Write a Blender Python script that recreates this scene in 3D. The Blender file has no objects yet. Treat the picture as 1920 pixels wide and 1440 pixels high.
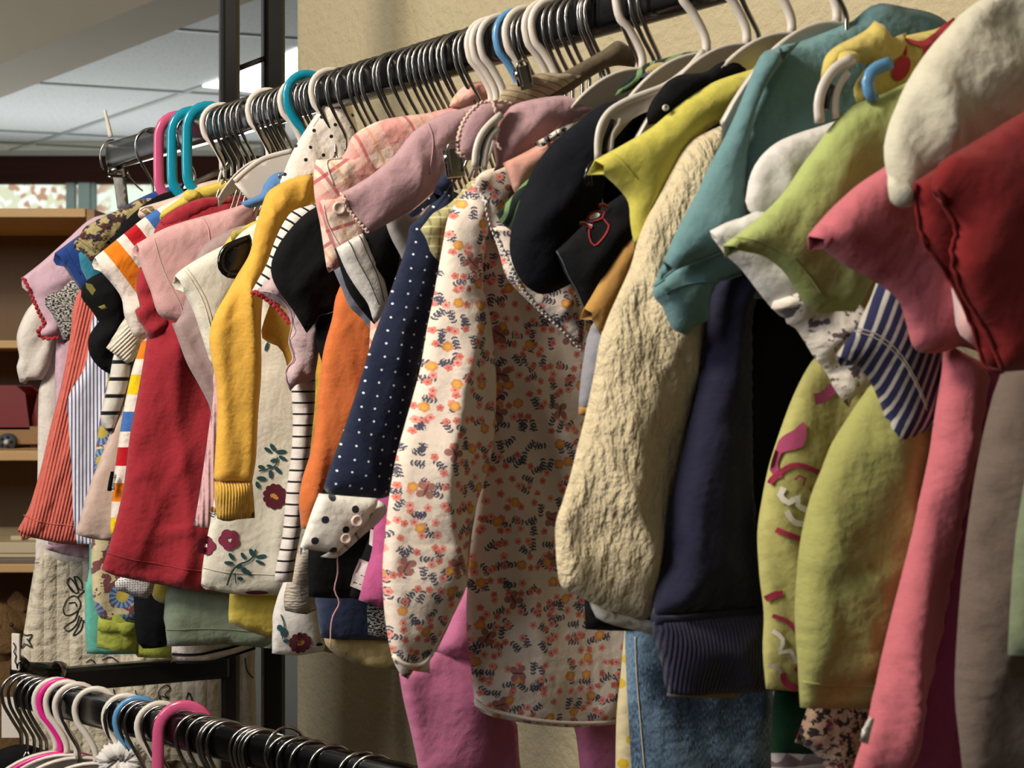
import bpy, bmesh, math, random
import numpy as np
from mathutils import Vector, Matrix
from mathutils.geometry import delaunay_2d_cdt
sc = bpy.context.scene
# ------------------------------------------------------------------ camera, world, light
F = 2660.0                      # focal length in pixels of a 1920 px wide frame
EYE = 1.35
HOR = 700.0
cam = bpy.data.cameras.new('camera'); camo = bpy.data.objects.new('camera', cam)
sc.collection.objects.link(camo); sc.camera = camo
camo.location = (0, 0, EYE); camo.rotation_euler = (math.radians(90), 0, 0)
cam.sensor_width = 36.0; cam.lens = 36.0 * F / 1920.0; cam.shift_y = -20.0 / 1920.0
cam.clip_start = 0.02
cam.dof.use_dof = True; cam.dof.focus_distance = 1.55; cam.dof.aperture_fstop = 13.0
w = bpy.data.worlds.new('world'); sc.world = w; w.use_nodes = True
w.node_tree.nodes['Background'].inputs[0].default_value = (1.0, 0.93, 0.82, 1)
w.node_tree.nodes['Background'].inputs[1].default_value = 0.04
sc.view_settings.view_transform = 'Standard'; sc.view_settings.look = 'None'
sc.view_settings.gamma = 1.0; sc.view_settings.use_curve_mapping = False
sc.view_settings.exposure = 0.16
def area(name, loc, target, size, power, col, sy=None):
    l = bpy.data.lights.new(name, 'AREA'); l.size = size; l.energy = power; l.color = col
    if sy: l.shape = 'RECTANGLE'; l.size_y = sy
    o = bpy.data.objects.new(name, l); sc.collection.objects.link(o); o.location = loc
    o.rotation_euler = (Vector(target) - Vector(loc)).to_track_quat('-Z', 'Y').to_euler(); return o
area('daylight_window', (-2.6, -0.5, 2.3), (0.0, 1.3, 1.45), 0.7, 34, (0.96, 0.97, 1.0), 0.9)
area('ceiling_spot', (-1.25, 0.45, 2.70), (0.0, 1.35, 1.5), 0.5, 66, (1.0, 0.9, 0.74), 0.6)
area('rear_fill', (0.9, -0.9, 2.72), (0.25, 1.3, 1.3), 0.9, 2.5, (1.0, 0.9, 0.74), 0.6)  # added fill behind the camera, lifting the shaded garments
area('back_window', (-2.6, 8.2, 1.3), (-1.8, 5.0, 2.75), 3.0, 58, (0.92, 0.97, 1.0), 1.0)
area('ceiling_fill', (-4.2, 5.0, 1.6), (-1.5, 5.5, 2.6), 1.2, 24, (0.92, 0.97, 1.0), 1.6)  # added fill aimed up at the far ceiling, no window stands here

# ------------------------------------------------------------------ object helpers
COL = sc.collection
def lin(h):
    h = h.lstrip('#'); c = [int(h[i:i+2], 16) / 255 for i in (0, 2, 4)]
    return tuple((x / 12.92 if x <= .04045 else ((x + .055) / 1.055) ** 2.4) for x in c) + (1,)
def empty(name, loc, label=None, cat=None, group=None, kind=None):
    o = bpy.data.objects.new(name, None); COL.objects.link(o); o.location = loc
    o.empty_display_size = .02; tag(o, label, cat, group, kind); return o
def tag(o, label=None, cat=None, group=None, kind=None):
    if label: o['label'] = label
    if cat: o['category'] = cat
    if group: o['group'] = group
    if kind: o['kind'] = kind
    return o
def mesh(name, V, Fc, mats, parent=None, smooth=True, mi=None, uv=None, label=None):
    """V in world coordinates; stored relative to the thing's own base"""
    base = Vector((0, 0, 0)); p = parent
    while p is not None: base += p.location; p = p.parent
    me = bpy.data.meshes.new(name)
    V = np.asarray(V, float) - np.array(base)
    if parent is None:
        c = np.array([V[:, 0].mean(), V[:, 1].mean(), V[:, 2].min()]); V = V - c
    me.from_pydata(V.tolist(), [], [list(map(int, f)) for f in Fc])
    if not isinstance(mats, (list, tuple)): mats = [mats]
    for m in mats: me.materials.append(m)
    if mi is not None: me.polygons.foreach_set('material_index', np.asarray(mi, np.int32))
    if smooth: me.polygons.foreach_set('use_smooth', [True] * len(me.polygons))
    if uv is not None:
        l = me.uv_layers.new(name='UVMap'); vi = np.empty(len(me.loops), np.int32)
        me.loops.foreach_get('vertex_index', vi)
        l.data.foreach_set('uv', np.asarray(uv, float)[vi].ravel())
    me.update()
    o = bpy.data.objects.new(name, me); COL.objects.link(o)
    if parent is None: o.location = c
    else: o.parent = parent
    if label: o['label'] = label
    return o
def bevel(o, wd=.002, seg=2):
    b = o.modifiers.new('bevel', 'BEVEL'); b.width = wd; b.segments = seg; b.limit_method = 'ANGLE'; return o
def frame_box(c, ax, ay, sx, sy, sz):
    """box: centre c, horizontal axes ax, ay (unit), full sizes"""
    V = []
    for k in (-1, 1):
        for j in (-1, 1):
            for i in (-1, 1):
                V.append((c[0] + ax[0]*i*sx/2 + ay[0]*j*sy/2, c[1] + ax[1]*i*sx/2 + ay[1]*j*sy/2, c[2] + k*sz/2))
    Fc = [(0, 2, 3, 1), (4, 5, 7, 6), (0, 1, 5, 4), (2, 6, 7, 3), (0, 4, 6, 2), (1, 3, 7, 5)]
    return V, Fc
def join(*parts):
    V = []; Fc = []
    for v, f in parts:
        n = len(V); V += [tuple(x) for x in v]; Fc += [tuple(i + n for i in ff) for ff in f]
    return V, Fc
def box(name, lo, hi, mat, parent=None, bev=.002, **k):
    c = [(a + b) / 2 for a, b in zip(lo, hi)]
    V, Fc = frame_box(c, (1, 0), (0, 1), hi[0]-lo[0], hi[1]-lo[1], hi[2]-lo[2])
    o = mesh(name, V, Fc, mat, parent, smooth=False, **k)
    if bev: bevel(o, bev)
    return o
def tube(P, r, nseg=8, r2=None, up=(0, 1, 0), closed=False, caps=True, taper=None):
    """sweep an ellipse (r in the plane normal to up, r2 along up) along points P"""
    P = np.asarray(P, float); n = len(P); up = np.asarray(up, float); r2 = r2 or r
    T = np.gradient(P, axis=0)
    if closed: T = np.roll(P, -1, 0) - np.roll(P, 1, 0)
    T /= np.linalg.norm(T, axis=1)[:, None] + 1e-12
    A = np.cross(T, up); bad = np.linalg.norm(A, axis=1) < 1e-4; A[bad] = np.cross(T[bad], (1, 0.01, 0.02))
    A /= np.linalg.norm(A, axis=1)[:, None]; B = np.cross(A, T)
    V = []; Fc = []
    for i in range(n):
        k = 1 if taper is None else taper[i]
        for j in range(nseg):
            a = 2*math.pi*j/nseg
            V.append(P[i] + A[i]*math.cos(a)*r*k + B[i]*math.sin(a)*r2*k)
    m = n if closed else n-1
    for i in range(m):
        for j in range(nseg):
            a = i*nseg+j; b = i*nseg+(j+1) % nseg; i2 = (i+1) % n
            Fc.append((a, b, i2*nseg+(j+1) % nseg, i2*nseg+j))
    if caps and not closed:
        Fc.append(tuple(range(nseg))[::-1]); Fc.append(tuple((n-1)*nseg+j for j in range(nseg)))
    return V, Fc
def catmull(P, h, closed=False):
    P = [np.asarray(p, float) for p in P]; out = []
    n = len(P)
    for i in range(n if closed else n-1):
        p1, p2 = P[i], P[(i+1) % n]
        p0 = P[i-1] if (closed or i > 0) else 2*p1-p2
        p3 = P[(i+2) % n] if (closed or i+2 < n) else 2*p2-p1
        k = max(1, int(np.linalg.norm(p2-p1)/h))
        for j in range(k):
            t = j/k
            out.append(.5*((2*p1)+(-p0+p2)*t+(2*p0-5*p1+4*p2-p3)*t*t+(-p0+3*p1-3*p2+p3)*t**3))
    if not closed: out.append(P[-1])
    return np.array(out)

# ------------------------------------------------------------------ node materials
class E:
    nt = None
    def __init__(s, k): s.k = k
    def __add__(s, o): return mth('ADD', s, o)
    def __radd__(s, o): return mth('ADD', o, s)
    def __sub__(s, o): return mth('SUBTRACT', s, o)
    def __rsub__(s, o): return mth('SUBTRACT', o, s)
    def __mul__(s, o): return mth('MULTIPLY', s, o)
    def __rmul__(s, o): return mth('MULTIPLY', o, s)
    def __truediv__(s, o): return mth('DIVIDE', s, o)
    def __lt__(s, o): return mth('LESS_THAN', s, o)
    def __gt__(s, o): return mth('GREATER_THAN', s, o)
def put(inp, v):
    if isinstance(v, E): E.nt.links.new(v.k, inp)
    else: inp.default_value = v
def mth(op, *a):
    n = E.nt.nodes.new('ShaderNodeMath'); n.operation = op
    for i, v in enumerate(a): put(n.inputs[i], v)
    return E(n.outputs[0])
def fract(a): return mth('FRACT', a)
def floor(a): return mth('FLOOR', a)
def absn(a): return mth('ABSOLUTE', a)
def sinn(a): return mth('SINE', a)
def cosn(a): return mth('COSINE', a)
def mx(a, b): return mth('MAXIMUM', a, b)
def hyp(x, y): return mth('SQRT', x*x + y*y)
def smooth(a, lo, hi):
    n = E.nt.nodes.new('ShaderNodeMapRange'); n.interpolation_type = 'SMOOTHSTEP'
    put(n.inputs[0], a); n.inputs[1].default_value = lo; n.inputs[2].default_value = hi; return E(n.outputs[0])
def mix(f, a, b):
    n = E.nt.nodes.new('ShaderNodeMix'); n.data_type = 'RGBA'
    put(n.inputs[0], f)
    for i, v in ((6, a), (7, b)): put(n.inputs[i], lin(v) if isinstance(v, str) else v)
    return E(n.outputs[2])
def uv():
    n = E.nt.nodes.new('ShaderNodeUVMap'); n.uv_map = 'UVMap'
    s = E.nt.nodes.new('ShaderNodeSeparateXYZ'); E.nt.links.new(n.outputs[0], s.inputs[0])
    return E(s.outputs[0]), E(s.outputs[1])
def objxyz():
    n = E.nt.nodes.new('ShaderNodeTexCoord'); s = E.nt.nodes.new('ShaderNodeSeparateXYZ')
    E.nt.links.new(n.outputs['Object'], s.inputs[0]); return [E(s.outputs[i]) for i in range(3)]
def vec(x, y, z=0.0):
    n = E.nt.nodes.new('ShaderNodeCombineXYZ'); put(n.inputs[0], x); put(n.inputs[1], y); put(n.inputs[2], z); return E(n.outputs[0])
def noise(v, scale, detail=2.0, rough=.5):
    n = E.nt.nodes.new('ShaderNodeTexNoise'); put(n.inputs['Vector'], v); n.inputs['Scale'].default_value = scale
    n.inputs['Detail'].default_value = detail; n.inputs['Roughness'].default_value = rough; return E(n.outputs[0])
def voro(v, scale=1.0, rnd=1.0, feature='F1'):
    n = E.nt.nodes.new('ShaderNodeTexVoronoi'); n.voronoi_dimensions = '2D'; n.feature = feature
    put(n.inputs['Vector'], v); n.inputs['Scale'].default_value = scale; n.inputs['Randomness'].default_value = rnd
    return n
def sep(k):
    s = E.nt.nodes.new('ShaderNodeSeparateXYZ'); E.nt.links.new(k, s.inputs[0]); return [E(s.outputs[i]) for i in range(3)]
def material(name, col, rough=.85, bump=None, bdist=.001, metal=0.0, sheen=0.0, spec=.5, emit=None, trans=0.0):
    """col: hex or function() -> colour expression; bump: function() -> height expression"""
    m = bpy.data.materials.new(name); m.use_nodes = True; nt = m.node_tree; E.nt = nt
    b = nt.nodes['Principled BSDF']
    b.inputs['Roughness'].default_value = rough; b.inputs['Metallic'].default_value = metal
    b.inputs['Specular IOR Level'].default_value = spec
    if sheen: b.inputs['Sheen Weight'].default_value = sheen; b.inputs['Sheen Roughness'].default_value = .5
    if trans: b.inputs['Transmission Weight'].default_value = trans
    c = lin(col) if isinstance(col, str) else col()
    put(b.inputs['Base Color'], c)
    if emit:
        put(b.inputs['Emission Color'], c if emit[0] is None else (lin(emit[0]) if isinstance(emit[0], str) else emit[0]())); b.inputs['Emission Strength'].default_value = emit[1]
    if bump:
        n = nt.nodes.new('ShaderNodeBump'); n.inputs['Distance'].default_value = bdist; n.inputs['Strength'].default_value = 1.0
        put(n.inputs['Height'], bump()); nt.links.new(n.outputs[0], b.inputs['Normal'])
    return m
def soft(c, k=.13):
    l = .3*c[0]+.59*c[1]+.11*c[2]; return tuple(x+(l-x)*k for x in c[:3])+(1,)
def hsv_var(c, amt, n):
    c = soft(c)
    return mix(n, tuple(x*(1-amt) for x in c[:3])+(1,), tuple(min(1, x*(1+amt)) for x in c[:3])+(1,))
def knit_bump(scale=1200, coarse=1.0, rib=0, ribang=0.0):
    def f():
        u, v = uv()
        h = noise(vec(u, v), 28, 3)*.0034*coarse + noise(vec(u, v), 110, 3)*.0010*coarse + noise(vec(u, v), scale, 1)*.00022
        if rib:
            a = u*math.cos(ribang) + v*math.sin(ribang)
            h = h + sinn(a*(2*math.pi/rib))*(rib*.13)
        return h
    return f
def fab(name, c, rough=.9, coarse=1.0, rib=0, ribang=0.0, sheen=.15, var=.10, scale=1200, bd=1.0):
    def colr():
        if isinstance(c, str):
            u, v = uv(); n = noise(vec(u, v), 400, 2)
            return hsv_var(lin(c), var, n)
        return c()
    return material(name, colr, rough, knit_bump(scale, coarse, rib, ribang), bd, sheen=sheen, spec=.25)
def stripes(cols, period, ang=0.0, off=0.0):
    """cols: list of (fraction end, hex)"""
    def f():
        u, v = uv(); a = u*math.cos(ang) + v*math.sin(ang)
        t = fract((a + off)/period); c = lin(cols[-1][1])
        for e, h in reversed(cols[:-1]): c = mix(t < e, c, h)
        return c
    return f
def dots(bg, fg, sp, r, jit=0.0, ang=0.3, bg2=None):
    def f():
        u, v = uv(); a = (u*math.cos(ang)+v*math.sin(ang))/sp; b = (v*math.cos(ang)-u*math.sin(ang))/sp
        n = voro(vec(a, b), 1.0, jit); d = E(n.outputs['Distance'])
        return mix(smooth(d, r*1.12, r*.9) if False else (d < r), bg, fg)
    return f
def plaid(bg, bands, sp):
    def f():
        u, v = uv(); c = lin(bg)
        for (o, wd, col, al, axis) in bands:
            t = fract((u if axis == 0 else v)/sp + o)
            c = mix((t < wd)*al, c, col)
        return c
    return f
def petal(x, y, R, n, k=.25, ph=0.0):
    th = mth('ARCTAN2', y, x); r = hyp(x, y)
    return r < (mth('SQRT', absn(cosn(th*(n/2)+ph)))*k*1.5 + (1-k*1.5))*R
def cells(sc_, rnd=.9, off=(0, 0)):
    u, v = uv(); p = vec(u*sc_+off[0], v*sc_+off[1]); n = voro(p, 1.0, rnd)
    px, py, _ = sep(n.outputs['Position']); cr = sep(n.outputs['Color'])
    x = u*sc_+off[0]-px; y = v*sc_+off[1]-py
    a = cr[0]*6.283; ca, sa = cosn(a), sinn(a)
    return x*ca+y*sa, y*ca-x*sa, cr
def sprig(x, y, L=.34, k=7.0, lw=.055, ll=.10):
    inside = (absn(x) < L)
    cx = (fract(x*k)-.5)/k
    yy = absn(y)-.075
    X = cx*.6+yy*.8; Y = yy*.6-cx*.8
    leaf = (hyp(X/ll, Y/lw*1.0) < 1.0)*inside
    stem = (absn(y) < .014)*inside
    return mx(leaf, stem)
def floral():
    c = lin('#EBDACB')
    for off, th_ in (((0, 0), .66), ((4.4, 9.1), .56)):
        x, y, r = cells(60, .8, off); s1 = sprig(x, y, .34, 6.0, .042, .085); X = x*.82+y*.57; Y = y*.82-x*.57
        s2 = sprig(X-.12, Y-.02, .2, 7.0, .038, .075); c = mix(mx(s1, s2)*(r[1] < th_), c, '#4d4b5e')
    x, y, r = cells(98, .9, (3.3, 1.7)); c = mix(petal(x, y, .30, 5.0)*(r[1] < .38), c, '#dd8273'); c = mix((hyp(x, y) < .09)*(r[1] < .38), c, '#c65a50')
    x, y, r = cells(88, .9, (8.1, 4.2)); c = mix(petal(x, y, .29, 5.0)*(r[1] < .30), c, '#ee9f93'); c = mix((hyp(x, y) < .09)*(r[1] < .30), c, '#d75a50')
    x, y, r = cells(62, .8, (1.1, 7.7)); c = mix(petal(x, y, .27, 6.0, .16)*(r[1] < .30), c, '#dc9a63'); c = mix((hyp(x, y) < .13)*(r[1] < .30), c, '#f0b04a')
    x, y, r = cells(33, .85, (5.5, 2.2)); th = mth('ARCTAN2', y, x); sel = (r[1] < .20)
    wing = (hyp(x, y) < (mth('SQRT', absn(sinn(th*2.0+.3)))*.26))
    c = mix(wing*sel, c, '#a8746c'); c = mix((hyp(x/.03, y/.18) < 1.0)*sel, c, '#7d4a4a')
    return c

# ------------------------------------------------------------------ the rail and its hanging planes
RS = .628; RC = .778                       # rail direction (away from the camera: -x, +y)
RAILH = .3057                              # rail above the eye
def rod(s): return np.array([-.491 + RS*s, 1.907 - RC*s])
def s_of(xr):
    k = (xr - 960)/F; return (k*1.907 + .491)/(RS + RC*k)
PHI = math.radians(70)
class Plane:
    def __init__(s, O, z, phi=PHI):
        s.n = np.array([-math.sin(phi), -math.cos(phi)]); s.m = np.array([math.cos(phi), -math.sin(phi)])
        s.O = np.asarray(O, float); s.z = z
    def px(s, x, y, w=0.0):
        O = s.O + s.m*w; r = np.array([(x-960)/F, 1.0]); t = O.dot(s.m)/r.dot(s.m)
        P = r*t; return float((P-O).dot(s.n)), float(EYE + t*(HOR-y)/F - s.z)
    def pxm(s, p):
        r = np.array([(p[0]-960)/F, 1.0]); return float(s.O.dot(s.m)/r.dot(s.m)/F)
    def world(s, u, v, w):
        u = np.asarray(u, float); v = np.asarray(v, float); w = np.asarray(w, float)*np.ones_like(u)
        X = s.O[0] + s.n[0]*u + s.m[0]*w; Y = s.O[1] + s.n[1]*u + s.m[1]*w
        return np.stack([X, Y, s.z + v], -1)
def rail_plane(s, phi=PHI): return Plane(rod(s), EYE + RAILH, phi)
def toks(spec, pl, w=0.0):
    out = []
    for t in spec.split():
        op = t.endswith('*'); t = t.rstrip('*'); cr = t.endswith('!'); t = t.rstrip('!')
        if t[0] == '@':
            t = t[1:]
            if ';' in t:
                u, y = map(float, t.split(';')); P = pl.world(u, 0, w); out.append((u, float(EYE + P[1]*(HOR-y)/F - pl.z), op, cr))
            else:
                u, v = map(float, t.split(',')); out.append((u, v, op, cr))
        else:
            x, y = map(float, t.split(',')); u, v = pl.px(x, y, w); out.append((u, v, op, cr))
    return out
def outline(P, h):
    """closed control list [(u,v,open,corner)] -> boundary samples, open flag per edge, bump per sample"""
    n = len(P); C = np.array([p[:2] for p in P]); op = [p[2] for p in P]
    corner = []
    for i in range(n):
        a = C[i]-C[i-1]; b = C[(i+1) % n]-C[i]
        cs = a.dot(b)/(np.linalg.norm(a)*np.linalg.norm(b)+1e-12)
        corner.append(cs < .45 or op[i] != op[i-1] or P[i][3])
    B = []; fl = []
    for i in range(n):
        j = (i+1) % n; p1, p2 = C[i], C[j]
        p0 = 2*p1-p2 if corner[i] else C[i-1]
        p3 = 2*p2-p1 if corner[j] else C[(j+1) % n]
        L = np.linalg.norm(p2-p1); k = max(1, int(round(L/h)))
        for q in range(k):
            t = q/k
            B.append(.5*((2*p1)+(-p0+p2)*t+(2*p0-5*p1+4*p2-p3)*t*t+(-p0+3*p1-3*p2+p3)*t**3)); fl.append(op[i])
    B = np.array(B); N = len(B); bump = np.zeros(N)
    if any(fl) and not all(fl):
        st = [i for i in range(N) if fl[i] and not fl[i-1]]
        for s0 in st:
            k = 0
            while fl[(s0+k) % N]: k += 1
            for q in range(k+1): bump[(s0+q) % N] = max(0.0, math.sin(math.pi*q/k))**1.15
    return B, np.array(fl), bump
def inside(Q, B):
    x, y = Q[:, 0], Q[:, 1]; r = np.zeros(len(Q), bool); n = len(B); j = n-1
    for i in range(n):
        xi, yi = B[i]; xj, yj = B[j]
        c = ((yi > y) != (yj > y)) & (x < (xj-xi)*(y-yi)/(yj-yi+1e-15)+xi); r ^= c; j = i
    return r
def segdist(Q, A, Bp):
    if len(A) == 0: return np.full(len(Q), .1)
    out = np.empty(len(Q)); D = Bp-A; L2 = (D**2).sum(1)+1e-15
    for k in range(0, len(Q), 2000):
        q = Q[k:k+2000, None, :]-A[None]
        t = np.clip((q*D[None]).sum(2)/L2, 0, 1)
        out[k:k+2000] = np.sqrt(((q-t[..., None]*D[None])**2).sum(2).min(1))
    return out
def triang(B, h, extra=None):
    lo = B.min(0); hi = B.max(0)
    gx = np.arange(lo[0]+h/2, hi[0], h); gy = np.arange(lo[1]+h/2, hi[1], h*.87)
    Q = np.array([(x+(h/2 if j % 2 else 0), y) for j, y in enumerate(gy) for x in gx]).reshape(-1, 2)
    if len(Q):
        Q = Q[inside(Q, B)]
    if len(Q):
        d = segdist(Q, B, np.roll(B, -1, 0)); Q = Q[d > h*.45]
    pts = np.vstack([B, Q]) if len(Q) else B
    n = len(B)
    r = delaunay_2d_cdt([Vector(p) for p in pts.tolist()], [(i, (i+1) % n) for i in range(n)], [], 1, 1e-7)
    return np.array([tuple(p) for p in r[0]]), [tuple(f) for f in r[2]]
class Surf: pass
def cloth(name, parent, pl, spec, mat, T=.006, Tw=.025, h=.006, w=0.0, fold=(0, 20, 0), gape=(.0, .0),
          sym=False, mir=False, seed=None, wr=.0012, rot=0.0, decals=(), label=None, back=.7, fan=None, thick=True, ko=.42):
    P = toks(spec, pl, w)
    if sym:
        k = len(P); Mq = [(-p[0], p[1], False, p[3]) for p in P][::-1]
        for i in range(k-1): Mq[i] = (Mq[i][0], Mq[i][1], P[k-2-i][2], Mq[i][3])
        P = P + Mq
    ar = sum(P[i-1][0]*P[i][1]-P[i][0]*P[i-1][1] for i in range(len(P)))
    if mir: P = [(-p[0],)+p[1:] for p in P]; ar = -ar
    B, fl, bump = outline(P, h)
    rs = np.random.RandomState(seed if seed is not None else abs(hash(name+spec[:12])) % 9999 if False else (sum(map(ord, name+spec)) % 9973))
    e = np.roll(B, -1, 0)-np.roll(B, 1, 0); nrm = np.stack([e[:, 1], -e[:, 0]], 1); nrm /= np.linalg.norm(nrm, axis=1)[:, None]+1e-12
    if ar < 0: nrm = -nrm
    A0 = B[~fl]; A1 = np.roll(B, -1, 0)[~fl]; O0 = B[fl]; O1 = np.roll(B, -1, 0)[fl]
    if T > .012: T = .012+(T-.012)*.6
    ph = rs.rand(12)*6.283; dirs = rs.rand(6)*6.283; amp, fq, ang = fold
    def wf(Q, side):
        d = segdist(Q, A0, A1); t = np.clip(d/Tw, 0, 1)
        puff = T*np.sqrt(np.clip(1-(1-t)**2, 0, 1))
        u, v = Q[:, 0], Q[:, 1]; a = u*math.cos(ang)+v*math.sin(ang); b = v*math.cos(ang)-u*math.sin(ang)
        if fan is not None: a = (u-fan[0])/(np.abs(v-fan[1])+.05)*.15
        aw = a + .004*np.sin(b*22+ph[0]) + .008*np.sin(b*9+ph[1])
        r1 = 1-np.abs(np.sin(3.1416*fq*.85*aw+ph[3]+.9*np.sin(b*13+ph[4]))); r2 = 1-np.abs(np.sin(3.1416*fq*1.9*aw+ph[5]+1.3*np.sin(b*11+ph[6])))
        f = amp*(.45*np.sin(6.283*fq*aw+ph[2]) + 1.5*(r1**2.6-.28) + .5*(r2**3-.2)*np.clip(.5+np.sin(b*17+ph[7]), 0, 1))
        g = np.zeros_like(u)
        for i in range(5):
            c = math.cos(dirs[i]); s_ = math.sin(dirs[i]); g += np.sin((u*c+v*s_)*(45+22*i)+ph[5+i]+1.3*np.sin((v*c-u*s_)*(30+9*i)+ph[i]))/(1+.5*i)
        for i in range(3):
            c = math.cos(dirs[i]+.7); s_ = math.sin(dirs[i]+.7); x_ = u*c+v*s_; y_ = v*c-u*s_
            g += 2.2*(1-np.abs(np.sin(x_*(26+9*i)+ph[i]+.8*np.sin(y_*21+ph[9-i]))))**5*np.clip(np.sin(y_*31+x_*17+ph[i+6]), 0, 1)
        te = np.clip(d/min(Tw*.7, .018), 0, 1); te = te*te*(3-2*te)
        if len(O0):
            do = np.clip(segdist(Q, O0, O1)/.035, 0, 1); puff = puff*(ko+(1-ko)*do*do*(3-2*do))
        return (side*puff*(1 if side > 0 else back)) + (f + wr*.4*g)*te
    Vs = []; Fs = []; UV = []; MI = []
    dsp = (B + nrm*0)
    c, s_ = math.cos(rot), math.sin(rot)
    def uvof(Q): return np.stack([Q[:, 0]*c+Q[:, 1]*s_, Q[:, 1]*c-Q[:, 0]*s_], 1)
    for side, gp in ((1, -gape[0]), (-1, gape[1])):
        Bs = B + nrm*(gp*bump)[:, None]
        Q, T3 = triang(Bs, h)
        W = wf(Q, side); W3 = pl.world(Q[:, 0], Q[:, 1], W + w)
        n0 = len(Vs)
        Vs += W3.tolist(); UV += uvof(Q).tolist()
        for t in T3:
            a_, b_, c_ = Q[t[0]], Q[t[1]], Q[t[2]]
            ccw = (b_[0]-a_[0])*(c_[1]-a_[1])-(b_[1]-a_[1])*(c_[0]-a_[0]) > 0
            # front should face +m : n x z = -m..., so u,v ccw looks along +m -> flip
            tt = t if (ccw != (side > 0)) else t[::-1]
            Fs.append(tuple(i+n0 for i in tt)); MI.append(0)
    # weld the closed rim
    bm = bmesh.new(); bv = [bm.verts.new(v) for v in Vs]; ul = bm.loops.layers.uv.new('UVMap')
    for t, m_ in zip(Fs, MI):
        try: fc = bm.faces.new([bv[i] for i in t])
        except ValueError: continue
        fc.smooth = True; fc.material_index = m_
        for l, i in zip(fc.loops, t): l[ul].uv = UV[i]
    bmesh.ops.remove_doubles(bm, verts=bm.verts, dist=2e-5)
    if thick and any(fl):
        bm.normal_update(); fs = bm.faces[:]; be = [e_ for e_ in bm.edges if len(e_.link_faces) == 1]; bm.verts.index_update()
        dup = {v: bm.verts.new(v.co-v.normal*.0009) for v in bm.verts[:]}
        for fc in fs:
            nf = bm.faces.new([dup[v] for v in reversed(fc.verts[:])])
            src = [l[ul].uv.copy() for l in fc.loops][::-1]
            for l, t_ in zip(nf.loops, src): l[ul].uv = t_
        for e_ in be:
            lp_ = e_.link_loops[0]; va = lp_.vert; vb = lp_.link_loop_next.vert; ua = lp_[ul].uv.copy(); ub = lp_.link_loop_next[ul].uv.copy()
            nf = bm.faces.new([vb, va, dup[va], dup[vb]])
            for l, t_ in zip(nf.loops, (ub, ua, ua, ub)): l[ul].uv = t_
        for fc in bm.faces: fc.smooth = True
    mats = [mat]
    for (dm, polys) in decals:
        mats.append(dm); mi_ = len(mats)-1
        for pg in polys:
            if isinstance(pg, tuple):
                q = np.array([pl.px(x, y, w)[:2] for x, y in pg[1]]); q = catmull(q, .003)
                if mir: q[:, 0] *= -1
                hw_ = pg[2]/2*pl.pxm(pg[1][0]); d_ = np.gradient(q, axis=0); d_ /= np.linalg.norm(d_, axis=1)[:, None]+1e-9
                nn_ = np.stack([-d_[:, 1], d_[:, 0]], 1)*hw_; rows = []
                for k_ in (1, 0, -1):
                    Q = q+nn_*k_; W3 = pl.world(Q[:, 0], Q[:, 1], wf(Q, 1)+w+.0012); rows.append(([bm.verts.new(v) for v in W3.tolist()], uvof(Q)))
                for k_ in (0, 1):
                    for i in range(len(q)-1):
                        quad = [(k_, i), (k_, i+1), (k_+1, i+1), (k_+1, i)]
                        A_q = q[i+1]-q[i]
                        fc = bm.faces.new([rows[r][0][j] for r, j in quad]); fc.smooth = True; fc.material_index = mi_
                        for l, (r, j) in zip(fc.loops, quad): l[ul].uv = rows[r][1][j]
                        fc.normal_update()
                        if fc.normal.x*pl.m[0]+fc.normal.y*pl.m[1] < 0: fc.normal_flip()
                continue
            q = np.array([pl.px(x, y, w)[:2] for x, y in pg])
            if 6 <= len(q) < 10: q = catmull(q, .003, True)
            if mir: q[:, 0] *= -1
            ext = max(np.ptp(q[:, 0]), np.ptp(q[:, 1]))
            try: Q, T3 = triang(q, max(.003, min(h*.7, ext/3)))
            except Exception: continue
            if len(Q) == 0: continue
            W3 = pl.world(Q[:, 0], Q[:, 1], wf(Q, 1)+w+.0012); U = uvof(Q)
            vv = [bm.verts.new(v) for v in W3.tolist()]
            for t in T3:
                a_, b_, c_ = Q[t[0]], Q[t[1]], Q[t[2]]
                ccw = (b_[0]-a_[0])*(c_[1]-a_[1])-(b_[1]-a_[1])*(c_[0]-a_[0]) > 0
                tt = t[::-1] if ccw else t
                try: fc = bm.faces.new([vv[i] for i in tt])
                except ValueError: continue
                fc.smooth = True; fc.material_index = mi_
                for l, i in zip(fc.loops, tt): l[ul].uv = U[i]
    base = Vector((0, 0, 0)); p = parent
    while p is not None: base += p.location; p = p.parent
    bmesh.ops.translate(bm, verts=bm.verts, vec=-base)
    me = bpy.data.meshes.new(name); bm.to_mesh(me); bm.free()
    for m_ in mats: me.materials.append(m_)
    o = bpy.data.objects.new(name, me); COL.objects.link(o); o.parent = parent
    if label: o['label'] = label
    S = Surf(); S.o = o; S.wf = wf; S.pl = pl; S.w = w; S.h = h; return S
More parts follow.
